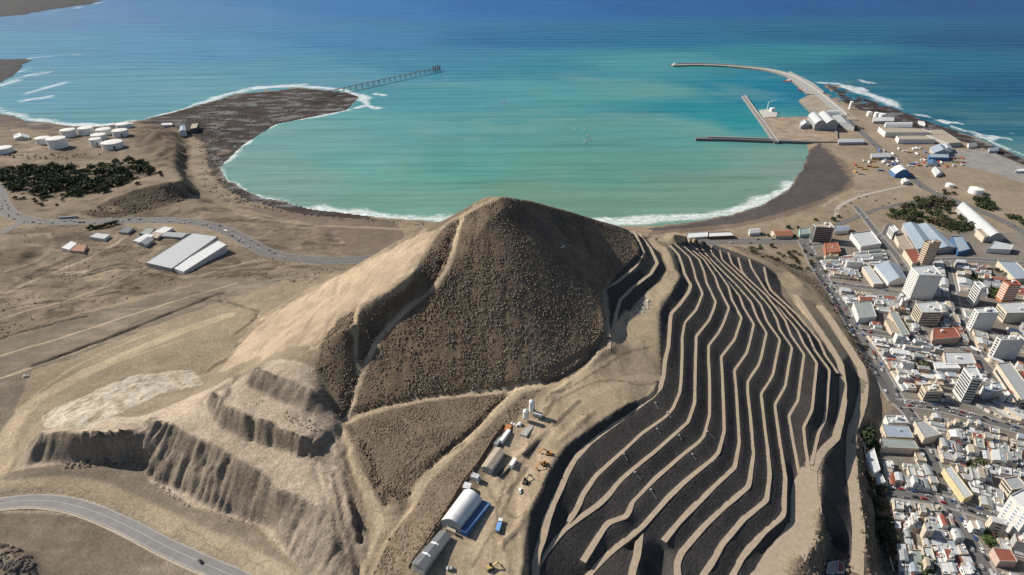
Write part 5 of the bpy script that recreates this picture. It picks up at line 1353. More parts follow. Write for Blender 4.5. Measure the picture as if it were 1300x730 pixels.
for bi, (bname, q, nu, nv) in enumerate(BLOCKS):
    q = [np.array(p) for p in q]
    def at_(u, v): return (q[0] * (1 - u) + q[1] * u) * (1 - v) + (q[3] * (1 - u) + q[2] * u) * v
    vs = np.cumsum([0] + [rh.uniform(.7, 1.3) for _ in range(nv)]); vs = vs / vs[-1]
    for j in range(nv):
        us = np.cumsum([0] + [rh.uniform(.7, 1.35) for _ in range(nu)]); us = us / us[-1]
        for i in range(nu):
            u0, u1, v0, v1 = us[i], us[i+1], vs[j], vs[j+1]
            c = at_((u0 + u1) / 2, (v0 + v1) / 2)
            corners = [at_(u0, v0), at_(u1, v0), at_(u1, v1), at_(u0, v1)]
            pp = PX((c[0], c[1], 20))
            if not (-20 < pp[0] < 1335 and pp[1] < 760): continue
            if any(inside_poly(p, poly) for poly, h in BUILT for p in corners + [c, (corners[0] + corners[1]) / 2, (corners[2] + corners[3]) / 2]): continue
            if any(inside_poly(p, [tuple(k) for k in corners]) for poly, h in BUILT for p in poly): continue
            if rh.random() < .05: continue
            g_ = .02
            mu = lambda t: u0 + (u1 - u0) * t
            mv = lambda t: v0 + (v1 - v0) * t
            du = rh.choice([1, .72, .66, .8]); dv = rh.choice([.82, .7, .62, .55])
            a0 = 0 if rh.random() < .5 else 1 - du; b0 = 0 if rh.random() < .5 else 1 - dv
            main = [at_(mu(a0 + g_), mv(b0 + g_)), at_(mu(a0 + du - g_), mv(b0 + g_)), at_(mu(a0 + du - g_), mv(b0 + dv - g_)), at_(mu(a0 + g_), mv(b0 + dv - g_))]
            main = [tuple(p) for p in main]
            z0 = float(hz(c[0], c[1])[0]); h = rh.choice([3.4, 3.8, 4.2, 4.6, 6.2, 6.6, 7.2])
            if rh.random() < .04: h = rh.uniform(9, 13)
            wk, rk = rh.choice(wallpick), rh.choice(roofpick)
            wm, rm_ = wmat(wk), rmat(rk)
            root = walls("house", main, z0 - 2, z0 + h, wm)
            low = MB(); gab = rh.random() < .3
            if gab:
                a, b_, c_, d_ = [np.array(p) for p in ccw(main)]
                if np.linalg.norm(b_ - a) < np.linalg.norm(c_ - b_): a, b_, c_, d_ = b_, c_, d_, a
                rz = z0 + h + .15 * np.linalg.norm(c_ - b_); m1, m2 = (a + d_) / 2, (b_ + c_) / 2
                mb = MB(); mb.add([(*a, z0+h), (*b_, z0+h), (*m2, rz), (*m1, rz)], [[0,1,2,3]]); mb.add([(*m1, rz), (*m2, rz), (*c_, z0+h), (*d_, z0+h)], [[0,1,2,3]])
                mb.add([(*b_, z0+h), (*c_, z0+h), (*m2, rz)], [[0,1,2]], 1); mb.add([(*d_, z0+h), (*a, z0+h), (*m1, rz)], [[0,1,2]], 1)
                mb.build("roof", [rm_, wm], root)
            else:
                roof_with_parapet(main, z0 + h, rh.choice([.3, .5, .9]), "roof", root, rm_, wm, .3)
            # lower annexes, sheds and patio walls on the rest of the plot
            rest = []
            if dv < 1: rest.append((0, 1) + ((0, b0) if b0 > 0 else (dv, 1)))
            if du < 1: rest.append(((0, a0) if a0 > 0 else (du, 1)) + (b0, b0 + dv))
            for s0, s1, t0, t1 in rest:
                cut = sorted([rh.uniform(.2, .8)] if rh.random() < .75 else [rh.uniform(.2, .45), rh.uniform(.55, .85)])
                cuts = [0] + cut + [1]
                horiz = (s1 - s0) > (t1 - t0)
                for k in range(len(cuts) - 1):
                    if rh.random() < .22:
                        continue
                    f0, f1 = cuts[k], cuts[k+1]
                    if horiz: S0, S1, T0, T1 = s0 + (s1-s0)*f0, s0 + (s1-s0)*f1, t0, t1
                    else: S0, S1, T0, T1 = s0, s1, t0 + (t1-t0)*f0, t0 + (t1-t0)*f1
                    an = [tuple(at_(mu(u_), mv(v_))) for u_, v_ in ((S0 + .02, T0 + .02), (S1 - .02, T0 + .02), (S1 - .02, T1 - .02), (S0 + .02, T1 - .02))]
                    h2 = rh.uniform(2.3, 3.6); mb = MB(); mb.prism(an, z0 - 2, z0 + h2, 0, top=1); mb.build("annex", [wm if rh.random() < .6 else wmat(rh.choice(wallpick)), rmat(rh.choice(roofpick))], root)
            fence_ = [at_(mu(u_), mv(v_)) for u_, v_ in ((.0, .0), (1, .0), (1, 1), (0, 1))]
            k = rh.randrange(4); mb = MB(); pa, pb = fence_[k], fence_[(k+1) % 4]; mb.bar((*pa, z0 + .6), (*pb, z0 + .6), 1.5); mb.build("patio_wall", wm, root)
            if not gab and h > 5 and rh.random() < .4:      # a taller half with its own roof
                a1, b1_ = rh.choice([(0, .5), (.45, 1)]), (0, 1)
                hf = [tuple(at_(mu(a0 + du * u_), mv(b0 + dv * v_))) for u_, v_ in ((a1[0] + .04, .04), (a1[1] - .04, .04), (a1[1] - .04, .96), (a1[0] + .04, .96))]
                mb = MB(); mb.prism(hf, z0 + h - 1.2, z0 + h + rh.uniform(1.6, 2.8), 0, top=1); mb.build("upper_storey", [wm, rmat(rh.choice(roofpick))], root)
            mm = np.mean(np.array(main), 0)
            if not gab and rh.random() < .55:
                mb = MB(); mb.box((mm[0] + rh.uniform(-2, 2), mm[1] + rh.uniform(-2, 2), z0 + h - .6), rh.uniform(1.6, 3.2), rh.uniform(1.6, 3), rh.uniform(1.4, 2.6), rh.uniform(0, 1)); mb.build("stair_house", wmat(rh.choice(['white', 'white', 'cream', 'grey'])), root)
            if rh.random() < .5:
                mb = MB(); mb.cyl((mm[0] + rh.uniform(-3, 3), mm[1] + rh.uniform(-3, 3), z0 + h - .5), .7, .7, 1.6, 8); mb.build("water_tank", white_m, root)
            # street front windows and a door on the long near side
            windows(root, main, z0, z0 + h, first=.2 if h < 5 else .2, fh=3.0, wfrac=.36, hfrac=.42, pitch=4.6, sides=[rh.randrange(4)])
            size = 'small' if np.linalg.norm(np.array(main[0]) - np.array(main[2])) < 17 else 'large'
            tall = 'two storey' if 5 < h < 9 else ('single storey' if h <= 5 else 'four storey')
            wn = {'orange': 'orange walled', 'pink': 'pink walled', 'ochre': 'ochre walled', 'grey': 'grey walled'}.get(wk, wk + ' walled')
            HOUSES.append((root, [f"{rk} {'gabled' if gab else 'flat'} roofed house {bname}", f"{wn}", tall, size], mm))
            tag(root, None, "house", "small houses " + bname)
# ------------------------------------------------------------------ site yard on the shoulder of the hill
def ground(px, py): return G(px, py)
building("site_hangar", "white arched site hangar on the dirt yard above the terraces", "hangar", [(560.5,661.4),(584.6,671),(612.2,633),(589,619.6)], 4.5, kind='arch', rf='white', wall='grey')
building("lean_to", "blue lean-to store along the sunless side of the white arched hangar", "store", [(585,674.5),(591.7,677.5),(623,637),(613,633.5)], 3.2, 'blue', 'blue', para=.25)
SITE = building("site_shed", "long dark roofed site shed with two pale bands, below the hangar", "shed", [(524,717.5),(538.3,726),(572,677.5),(558.8,671.2)], 4.0, kind='gable', rf='dark grey', wall='grey')
rs_, poly_, z0_, zt2_ = SITE
a_, b_, c_, d_ = [np.array(p) for p in poly_]
if np.linalg.norm(b_ - a_) < np.linalg.norm(c_ - b_): a_, b_, c_, d_ = b_, c_, d_, a_
rz_ = zt2_ + .16 * np.linalg.norm(c_ - b_) + .2
for f in (.30, .62):
    q0, q1 = a_ + (b_ - a_) * f, a_ + (b_ - a_) * (f + .045); r0_, r1_ = d_ + (c_ - d_) * f, d_ + (c_ - d_) * (f + .045)
    m0, m1_ = (q0 + r0_) / 2, (q1 + r1_) / 2; mb = MB()
    mb.add([(*q0, zt2_ + .12), (*q1, zt2_ + .12), (*m1_, rz_ + .05), (*m0, rz_ + .05)], [[0,1,2,3]]); mb.add([(*m0, rz_ + .05), (*m1_, rz_ + .05), (*r1_, zt2_ + .12), (*r0_, zt2_ + .12)], [[0,1,2,3]])
    mb.build("roof_band", white_m, rs_)
building("site_cabin", "small cream cabin between the arched hangar and the dark shed", "cabin", [(566,670.5),(578,676.5),(578.5,673),(567.5,667.5)], 3.0, 'cream', 'tan', para=.2)
building("site_shed", "long tan roofed open shed on the yard between huts and containers", "shed", [(612,592),(624,597),(640.5,571.5),(629.5,566.5)], 4.2, kind='gable', rf='tan', wall='grey')
building("site_cabin", "pale flat roofed site office beside the blue and white pickup", "cabin", [(597,604),(606,608.5),(609,603),(600,598)], 3.2, 'white', 'light grey', para=.2)
building("site_cabin", "small white tent roofed store uphill of the arched hangar", "cabin", [(588,618),(596,621),(598,614.5),(591,611.5)], 3.0, kind='gable', wall='white', rf='white')
building("site_cabin", "small grey hut behind the long tan shed", "cabin", [(627,563),(631,565),(637,556),(633.5,554)], 2.6, 'grey', 'green grey', para=.2)
def silo(px, py, r, h, label):
    c = G(px, py); t = empty("cement_silo", c); tag(t, label, "silo")
    mb = MB(); mb.cyl((0,0,3.2), r, r, h - 4.4, 18, cap=False); mb.cyl((0,0,1.2), .4, r, 2.0, 18, cap=False); mb.build("shell", white_m, t, smooth=True)
    mb = MB(); mb.cyl((0,0,h-1.2), r + .05, .4, 1.0, 18); mb.build("cap", white_m, t)
    for k in range(4):
        a = math.pi / 4 + k * math.pi / 2; mb = MB(); mb.bar((r*.9*math.cos(a), r*.9*math.sin(a), -.4), (r*.9*math.cos(a), r*.9*math.sin(a), 3.4), .25); mb.build("leg", steel, t)
    mb = MB(); mb.box((r + .3, 0, 1), .5, .5, h - 2); mb.build("ladder", steel, t)
silo(674.5, 526, 1.7, 13.5, "taller white cement silo standing further from the sheds")
silo(667, 534, 1.8, 10.5, "shorter white cement silo beside the batching plant")
c = G(683, 531); t = empty("batching_plant", c, R(-20)); tag(t, "dark steel batching plant at the foot of the two white silos", "plant")
mb = MB(); mb.box((0,0,2.6), 6, 3, 2.2); mb.build("hopper", steel, t); mb = MB(); mb.bar((2,0,.2), (-4,2,5.5), .9); mb.build("conveyor", concrete_d, t)
for x_, y_ in ((-2.6,-1.2),(2.6,-1.2),(2.6,1.2),(-2.6,1.2)): mb = MB(); mb.bar((x_,y_,-.5), (x_,y_,2.7), .3); mb.build("leg", steel, t)
def yard_container(px, py, rz, L, W_, h, m, label, name="shipping_container", cat="container"):
    c = G(px, py); t = empty(name, c, rz); tag(t, label, cat)
    mb = MB(); mb.box((0,0,-.2), L, W_, h + .2); mb.build("container_box", m, t); mb = MB(); mb.box((0,0,h), L * .98, W_ * .94, .06); mb.build("roof_panel", white_m if m is white_m else m, t)
yd = math.atan2(*(G(650,545) - G(600,620))[[1, 0]])
yard_container(641, 556, yd, 12, 2.6, 2.9, white_m, "long white site container with a dark side next to the concrete apron")
yard_container(651, 590, yd, 7, 2.6, 2.9, white_m, "white box trailer parked by itself in the middle of the yard", "box_trailer", "trailer")
orange_m = mat("orange_crate", (.42,.16,.07), .8, .2, .2, .8)
yard_container(645, 544, yd + .2, 6, 4, 1.2, orange_m, "low orange rack of stacked material between silos and white container", "material_rack", "rack")
for k, (px, py) in enumerate(((650,538),(653,539.5),(656,541),(660,539.5))):
    c = G(px, py); t = empty("bulk_bag", c); tag(t, "white bulk bag, " + ["leftmost","second from the left","third from the left","rightmost and largest"][k] + " of the row behind the orange rack", "bag", "bulk bags by the silos")
    mb = MB(); q = 1.0 if k < 3 else 1.7
    mb.cyl((0,0,-.2), .8*q, .95*q, .9*q, 10, cap=False); mb.cyl((0,0,.9*q-.2), .95*q, .5*q, .5*q, 10); mb.build("sack", white_m, t); mb = MB(); mb.cyl((0,0,1.2*q), .16, .3, .35, 8); mb.build("neck", white_m, t)
ap = GL((672,539),(678,541),(668,556),(660,553)); mb = MB(); mb.prism([tuple(p[:2]) for p in ap], float(hz(ap[0][0], ap[0][1])[0]) - 2, float(max(hz(ap[:,0], ap[:,1]))) + .25); structure(mb.build("concrete_apron", concrete))
def pipes(a, b_, n_, label):
    A, Bq = G(*a), G(*b_); t = empty("pipe_stack", (A + Bq) / 2, math.atan2(*(Bq - A)[[1, 0]])); tag(t, label, "pipes"); L = np.linalg.norm((Bq - A)[:2])
    for i in range(n_):
        mb = MB(); mb.bar((-L/2, (i - n_/2) * .62, .25 + .5 * (i % 2)), (L/2, (i - n_/2) * .62, .25 + .5 * (i % 2)), .55); mb.build("pipe", mat("dark_pipe", (.05,.048,.045), .6, .3), t)
pipes((664,580),(688,554), 5, "long stack of dark pipes on the yard, the one nearer the silos")
pipes((633,606),(646,592), 6, "shorter stack of dark pipes on the yard, beside the white trailer")

# ------------------------------------------------------------------ vehicles
tyre = mat("tyre", (.02,.02,.02), .9, .2)
carglass = mat("car_glass", (.02,.025,.03), .1, .5)
def paint(nm, c): return mat("car_paint_" + nm, c, .35, .5)
CARC = [("white", (.72,.72,.70))] * 7 + [("silver", (.42,.43,.44))] * 5 + [("grey", (.16,.165,.17))] * 4 + [("black", (.025,.025,.028))] * 4 + [("red", (.36,.03,.03))] * 2 + [("blue", (.05,.11,.28))] * 2
car_cache = {}
def car_mesh(nm, c):
    if nm in car_cache: return car_cache[nm]
    out = []
    mb = MB()
    prof = [(-2.15,.35),(-2.15,.85),(-1.6,.95),(1.0,.92),(2.0,.75),(2.15,.6),(2.15,.35)]
    def ext(prof, w, mi):
        n = len(prof); V = [(x, -w, z) for x, z in prof] + [(x, w, z) for x, z in prof]
        mb.add(V, [[i, (i+1) % n, n + (i+1) % n, n + i] for i in range(n)] + [list(range(n))[::-1], [n + i for i in range(n)]], mi)
    ext(prof, .88, 0)
    V = [(-1.75,-.82,.93),(1.05,-.82,.92),(.35,-.66,1.45),(-1.25,-.66,1.45)]; V += [(x, -y, z) for x, y, z in V]
    mb.add(V, [[0,1,2,3],[5,4,7,6],[1,5,6,2],[4,0,3,7]], 1); mb.add([V[2], V[6], V[7], V[3]], [[0,1,2,3]], 0)
    for x in (-1.35, 1.35):
        for y in (-.8, .8): mb.box((x, y, 0), .62, .22, .62, 0, 2)
    o = mb.build("parked_car", [paint(nm, c), carglass, tyre])
    me = o.data; bpy.data.objects.remove(o); car_cache[nm] = me
    return me
CARS = []
def car(px, py, rz, where, col=None, group="cars in the streets", name="parked_car"):
    nm, c = col or rnd.choice(CARC)
    p = G(px, py)
    o = bpy.data.objects.new(name, car_mesh(nm, c)); COL.objects.link(o)
    sl_ = [hz(p[0] + dx, p[1] + dy)[0] for dx, dy in ((2,0),(-2,0),(0,2),(0,-2))]
    nrm = Vector((-(sl_[0] - sl_[1]) / 4, -(sl_[2] - sl_[3]) / 4, 1)).normalized()
    o.location = (p[0], p[1], p[2] + .3)
    q = Vector((0,0,1)).rotation_difference(nrm); o.rotation_euler = (q.to_matrix() @ __import__('mathutils').Matrix.Rotation(rz, 3, 'Z')).to_euler()
    CARS.append((o, f"{nm} car {where}")); tag(o, None, "car", group)
    return o
def cars_along(L_, n_, off, where, group, j=.0, both=True, head=None):
    P = densify(smooth_line(GL(*L_), 2), 1.5); n2 = normals2(P); seen = []
    for k in range(n_ * 4):
        if len(seen) >= n_: break
        i = rnd.randrange(2, len(P) - 2); s = rnd.choice([-1, 1]) if both else 1
        o_ = off if np.isscalar(off) else rnd.choice(off)
        q = P[i, :2] + n2[i] * s * o_
        if any(np.hypot(*(q - r)) < 6 for r in seen): continue
        pp = PX((q[0], q[1], hz(*q)[0]))
        if not (0 < pp[0] < 1300 and 0 < pp[1] < 729): continue
        seen.append(q); T = P[i+1] - P[i-1]
        nm, c = rnd.choice(CARC); o = bpy.data.objects.new("car", car_mesh(nm, c)); COL.objects.link(o)
        o.location = (q[0], q[1], hz(*q)[0] + .32); o.rotation_euler = (0, 0, math.atan2(T[1], T[0]) + (math.pi if s < 0 else 0))
        CARS.append((o, f"{nm} car {where}")); tag(o, None, "car", group)
hw = ROADS['coast_highway'][0]
cars_along([(p[0], p[1]) for p in hw[2:13]], 48, (2.5, 5, 7.5), "on the coast highway left of the hill", "cars on the coast highway")
cars_along([(p[0], p[1]) for p in hw[17:]], 9, (2.5, 6), "on the highway above the beach club", "cars on the coast highway")
car(255, 713.5, R(-38), "alone on the curving hill road in the lower left", ("black", (.025,.025,.028)), "cars on the hill road", "car")
sdict = {'terrace_avenue': (70, (6.2, 3, 6.2), "on the wide avenue at the foot of the terraces"), 'shaded_street': (30, (4.2, 4.2, 2), "on the shaded street below the avenue"), 'cross_street': (30, (4.4, 2), "on the cross street at the street junction"),
         'lower_cross_street': (24, (3.8, 2), "on the cross street under the balconied tower"), 'middle_cross_street': (18, (3.5, 2), "on the middle cross street"), 'upper_cross_street': (10, (3.2, 2), "on the upper cross street"), 'tower_street': (12, (3.2, 2), "on the street beside the white slab tower"), 'shop_street': (12, (3.4, 2), "on the shopping street"), 'park_street': (7, (3, 2), "on the street below the park")}
for nm, (n_, off, wh) in sdict.items():
    cars_along(STREETS[nm][0], n_, off, wh, "cars in the streets of the town")
cars_along(PORT_ROADS[0][1], 10, (3, 6), "on the port road", "cars on the port road")
for px, py in ((1072,262),(1080,258),(1090,252),(1075,268),(1100,250),(1112,255),(1128,258),(1136,253),(1140,259),(1120,261)): car(px, py, R(rnd.uniform(-30, 60)), "in the dirt car park behind the bay beach", None, "cars near the beach")
for px, py, rz, c in ((608,610,yd,("white", (.72,.72,.70))), (660,624,yd,("white", (.72,.72,.70))), (571,722.5,yd+1.9,("white", (.72,.72,.70)))):
    pass
car(608, 610.5, yd, "with a dark bonnet beside the pale site office", ("white", (.72,.72,.70)), "cars on the site yard"); car(660.5, 624, yd + .4, "beside the dark loader on the yard", ("white", (.72,.72,.70)), "cars on the site yard"); car(571.5, 722.5, yd + 2.0, "below the long dark shed", ("silver", (.42,.43,.44)), "cars on the site yard")
car(33, 478, R(30), "alone on the dirt track on the left plain", ("white", (.72,.72,.70)), "cars on the left plain")

def truck(px, py, rz, cabc, boxc, label, L=8.0):
    c = G(px, py); t = empty("truck", c, rz); tag(t, label, "truck")
    mb = MB(); mb.box((L/2 - 1, 0, .5), 2.0, 2.4, 2.3); mb.build("cab", paint(cabc[0], cabc[1]), t)
    mb = MB(); mb.box((L/2 - .02, 0, 1.7), .1, 2.1, .9); mb.build("windscreen", carglass, t)
    mb = MB(); mb.box((-1.1, 0, .8), L - 2.4, 2.5, 1.5); mb.build("body", paint(boxc[0], boxc[1]), t)
    for x in (L/2 - 1.1, -L/2 + 1, -L/2 + 2.3):
        for y in (-1.1, 1.1):
            mb = MB(); mb.box((x, y, 0), .95, .3, .95); mb.build("wheel", tyre, t)
truck(633.6, 669, yd + .25, ("white", (.72,.72,.70)), ("sky", (.16,.34,.58)), "sky blue tipper truck with a white cab on the yard", 8.5)
truck(287, 294, R(-35), ("white", (.72,.72,.70)), ("white", (.72,.72,.70)), "white box truck on the bend of the coast highway", 9)
truck(1238, 444.5, R(-65), ("white", (.72,.72,.70)), ("white", (.72,.72,.70)), "long white bus like truck at the shopping street crossing", 11)
def digger(px, py, rz, col, label):
    c = G(px, py); t = empty("excavator", c, rz); tag(t, label, "excavator"); m_ = paint(*col)
    for y in (-1.1, 1.1): mb = MB(); mb.box((0, y, -.1), 3.8, .6, .9); mb.build("track", tyre, t)
    mb = MB(); mb.box((-.3, 0, .9), 3.0, 2.5, 1.3); mb.build("body", m_, t); mb = MB(); mb.box((.5, .7, 2.2), 1.4, 1.1, 1.3); mb.build("cab", carglass, t)
    mb = MB(); mb.bar((1, -.3, 1.8), (4, -.3, 4.2), .55); mb.build("boom", m_, t); mb = MB(); mb.bar((4, -.3, 4.2), (6.2, -.3, 1.2), .45); mb.build("stick", m_, t); mb = MB(); mb.box((6.3, -.3, .1), 1.1, 1.2, 1.1); mb.build("bucket", m_, t)
digger(697, 577, R(165), ("machine_orange", (.58,.24,.03)), "orange excavator nearer the silos at the terrace edge")
digger(691, 590, R(215), ("machine_amber", (.50,.22,.05)), "amber excavator with its arm stretched, further from the silos")
digger(667, 613, R(60), ("machine_dark", (.08,.07,.06)), "dark loader parked above the white car on the yard")
digger(622, 722, R(20), ("machine_yellow", (.50,.36,.12)), "yellow machine at the bottom edge of the yard")

# ------------------------------------------------------------------ houses and sheds on the left plain and by the terrace foot
building("supermarket", "huge grey metal roofed store beside the coast highway", "store", [(217,338),(184,331.5),(245,297.5),(277,302.5)], 9, 'grey', 'light grey', para=.35)
building("supermarket", "long white roofed wing along the right side of the huge grey store", "store", [(232,342),(218,338.5),(277,308),(288,313)], 7, 'white', 'white', para=.3)
for roof, w_, r_k, lb in (([(168,305),(180,307.5),(196,299),(185,296.5)],'white','white',"white roofed shed left of the huge grey store"),([(186,300),(199,302),(207,296),(194,294.5)],'pink','tan',"tan roofed building left of the huge grey store"),([(205,299),(231,301),(243,297),(212,294.5)],'grey','grey',"long grey shed joined to the huge grey store"),([(194,294),(206,296.5),(220,289.5),(208,287.5)],'white','white',"white roofed shed between the huge grey store and the highway"),([(174,308),(185,310.5),(195,304),(184,301.5)],'grey','grey',"grey roofed shed at the front of the huddle left of the store"),
      ([(77,314),(88,317),(98,309),(90,306)],'white','white',"white roofed hut at the left end of the farmstead by the dirt road"),([(89,317.5),(106,319),(110,311),(97,309.5)],'pink','orange',"reddish roofed house in the middle of the farmstead"),([(113,300),(132,303),(140,298),(122,295.5)],'white','light grey',"pale roofed shed at the right end of the farmstead"),([(150,294),(162,295),(170,289),(158,287.5)],'grey','dark grey',"dark roofed house beside the highway left of the store"),([(176,296),(190,297),(197,290),(186,289)],'dark','green grey',"green grey shed by the highway in front of the store")):
    building("house" if 'house' in lb or 'hut' in lb else "shed", lb, "house" if 'house' in lb or 'hut' in lb else "shed", roof, 4.5, w_, r_k, kind='gable' if r_k in ('rust red', 'grey') else 'flat', para=.3)
building("retaining_wall", "long low concrete wall beside the highway under the dark scarp", "wall", [(74,275.8),(98,274.3),(98,273.4),(74,274.9)], 3, 'grey', 'grey', para=.2)
building("house", "small house with a red roof on the dirt at the bottom of the terraces", "house", [(1063,724),(1073,724.5),(1072.5,714),(1063,713)], 4, 'white', 'rust red', para=.3)
building("shed", "white walled shed left of the red roofed house under the terraces", "shed", [(1050,724),(1061,726),(1061,714),(1052,713)], 3.5, 'white', 'tan', para=.3)
for nm, lb, roof, w_, r_k in (("house","white flat roofed house at the terrace foot below the dark tree",[(1101,572),(1108,572),(1116,600),(1108,601)],'white','white'),("house","pale house with a white side wall, second below the dark tree",[(1110,602),(1119,602),(1124,613),(1113,614)],'white','light grey')):
    building(nm, lb, "house", roof, 5, w_, r_k, para=.5)
# masonry wall along the foot of the terraces
P = densify(GL((1106,538),(1100,552),(1097,572),(1100,590),(1105,610),(1110,626),(1111,640),(1118,672),(1126,700),(1134,728)), 4)
P[:, 2] = hz(P[:, 0], P[:, 1]); V = []; n2 = normals2(P)
for p, q in zip(P, n2):
    for s, z in ((.3,-1),(.3,2.2),(-.3,2.2),(-.3,-1)): V.append((p[0] + q[0]*s, p[1] + q[1]*s, p[2] + z))
w_ = mesh_from("boundary_wall", V, [[4*i+j, 4*i+4+j, 4*i+5+j, 4*i+1+j] for i in range(len(P)-1) for j in range(3)], wmat('beige')); tag(w_, "beige masonry wall winding between the terrace foot and the town", "wall")
# fence behind the sheds of the yard
P = densify(GL((519,722),(540,692),(557,664),(572,640),(588,612),(606,590),(626,558),(640,540)), 3.0); P[:, 2] = hz(P[:, 0], P[:, 1])
fe = empty("site_fence"); tag(fe, "dark rusty fence running behind the sheds along the site yard", "fence"); fm = mat("rusty_mesh", (.10,.07,.05), .9, .1, .3, .5)
V = []; n2 = normals2(P)
for p, q in zip(P, n2):
    for s_, z in ((.05,.1),(.05,2.0),(-.05,2.0),(-.05,.1)): V.append((p[0] + q[0]*s_, p[1] + q[1]*s_, p[2] + z))
mesh_from("fence_panel", V, [[4*i+j, 4*i+4+j, 4*i+5+j, 4*i+1+j] for i in range(len(P)-1) for j in range(3)], fm, fe)
for p in P[::2]:
    mb = MB(); mb.box((p[0], p[1], p[2] - .4), .16, .16, 2.7); mb.build("post", timber, fe)
# chutes that drain the terraces
for i, (a, b_) in enumerate((((847,524),(852,531)), ((834,545),(839,551)), ((862,553),(866,559)), ((879,577),(884,584)), ((898,548),(908,558)), ((826,622),(834,634)), ((792,577),(797,585)), ((806,600),(814,609)), ((832,512),(836,520)))):
    A, Bq = G(*a), G(*b_); A[2] += .25; Bq[2] += .25; t = empty("drain_chute"); pl = ["below the second path","below the third path","below the third path again","on the fourth path","between two upper paths","below the fifth path","low on the second path","low on the fourth path","under the top road bend"][i]
    tag(t, "narrow concrete drain chute down the dark terrace face " + pl, "drain"); mb = MB(); mb.bar(A, Bq, .45); mb.build("channel", concrete_d, t); mb = MB(); mb.box((A[0], A[1], A[2] - .2), 1.1, 1.1, .7); mb.build("inlet", concrete, t)
# poles beside the hill road and lamps on the highway
pole_parts = None
for i, (px, py) in enumerate(((35,612),(98,617),(170,641),(236,671),(262,690),(316,711))):
    c = G(px, py); t = empty("utility_pole", c, R(-35)); tag(t, f"wooden utility pole beside the hill road, {['first','second','third','fourth','fifth','sixth'][i]} from the left", "pole", "utility poles along the hill road")
    if pole_parts is None:
        mb = MB(); mb.cyl((0,0,-.5), .11, .08, 9.5, 6); a_ = mb.build("post", timber, t); mb = MB(); mb.bar((0,-1.2,8.4), (0,1.2,8.4), .1); b2_ = mb.build("crossarm", timber, t); pole_parts = (a_, b2_)
    else:
        for q in pole_parts: k = q.copy(); COL.objects.link(k); k.parent = t
lamp_parts = None
hwp = densify(UL(hw[2:14]), 45)
for i, p in enumerate(hwp[1:]):
    t = empty("street_lamp", (p[0], p[1], p[2] + .1), R(90)); tag(t, None, "street lamp", "street lamps along the coast highway"); t['_lamp'] = 1
    if lamp_parts is None:
        mb = MB(); mb.cyl((0,0,0), .22, .14, 11, 6); a_ = mb.build("post", steel, t); mb = MB(); mb.bar((-2,0,11), (2,0,11), .18); b2_ = mb.build("arm", steel, t); lamp_parts = (a_, b2_)
    else:
        for q in lamp_parts: k = q.copy(); COL.objects.link(k); k.parent = t
# ------------------------------------------------------------------ trees
bark = mat("bark", (.09,.065,.045), .95, .1)
def leafm(nm, c): 
    return mat("foliage_" + nm, c, .8, .15, .35, .9)
def tree_meshes(seed, kind, m):
    """a tapered trunk with limbs, and a crown of leaf clumps with gaps; unit height 1"""
    r = np.random.default_rng(seed); mb = MB()
    mb.cyl((0,0,-.08), .030, .018, .5, 7, cap=False)
    tips = []
    for k in range(6):
        a = r.uniform(0, 6.28); z0 = r.uniform(.25, .45); L = r.uniform(.2, .36)
        tip = (math.cos(a) * L * .75, math.sin(a) * L * .75, z0 + L * .75); mb.bar((0,0,z0), tip, .016); tips.append(tip)
    t_me = mb.build("trunk", bark)
    V, Fc = [], []
    nC = 40 if kind != 'tall' else 26
    for k in range(nC):
        if kind == 'round':
            a = r.uniform(0, 6.28); rr = .44 * math.sqrt(r.uniform(0, 1)); zz = .34 + .58 * r.beta(1.5, 1.4) * (1 - .55 * (rr / .44) ** 2)
            c = np.array([rr * math.cos(a), rr * math.sin(a), zz])
        elif kind == 'tall':
            zz = r.uniform(.12, .98); rr = .17 * (1.05 - zz) ** .6 * r.uniform(.2, 1); a = r.uniform(0, 6.28); c = np.array([rr * math.cos(a), rr * math.sin(a), zz])
        else:
            a = r.uniform(0, 6.28); rr = .62 * math.sqrt(r.uniform(0, 1)); zz = .30 + .55 * r.uniform(0, 1) * (1 - .5 * (rr / .62) ** 2); c = np.array([rr * math.cos(a), rr * math.sin(a), zz])
        sz = r.uniform(.07, .15) * (1 if kind != 'tall' else .6)
        for q in range(9):
            p = c + r.normal(0, 1, 3) * sz * .75; s = sz * r.uniform(.55, 1.05)
            u = r.normal(0, 1, 3); u /= np.linalg.norm(u); v = np.cross(u, r.normal(0, 1, 3)); v /= np.linalg.norm(v)
            b = len(V); V += [tuple(p + u * s), tuple(p + v * s * .8), tuple(p - u * s * .9), tuple(p - v * s * .7)]; Fc.append([b, b+1, b+2, b+3])
    c_o = mesh_from("crown", V, Fc, m)
    a_, b_ = t_me.data, c_o.data
    bpy.data.objects.remove(t_me); bpy.data.objects.remove(c_o)
    return a_, b_
LM = {'dark green': leafm("dark", (.048,.066,.032)), 'olive green': leafm("olive", (.085,.090,.044)), 'brownish': leafm("brown", (.095,.078,.050)), 'fresh green': leafm("fresh", (.075,.115,.040))}
TM = {}
for ci, (cn, m) in enumerate(LM.items()):
    for kind in ('round', 'spread', 'tall'):
        TM[cn, kind] = [tree_meshes(100 + ci * 20 + q + (7 if kind == 'tall' else 0), kind, m) for q in range(2)]
TREES = []
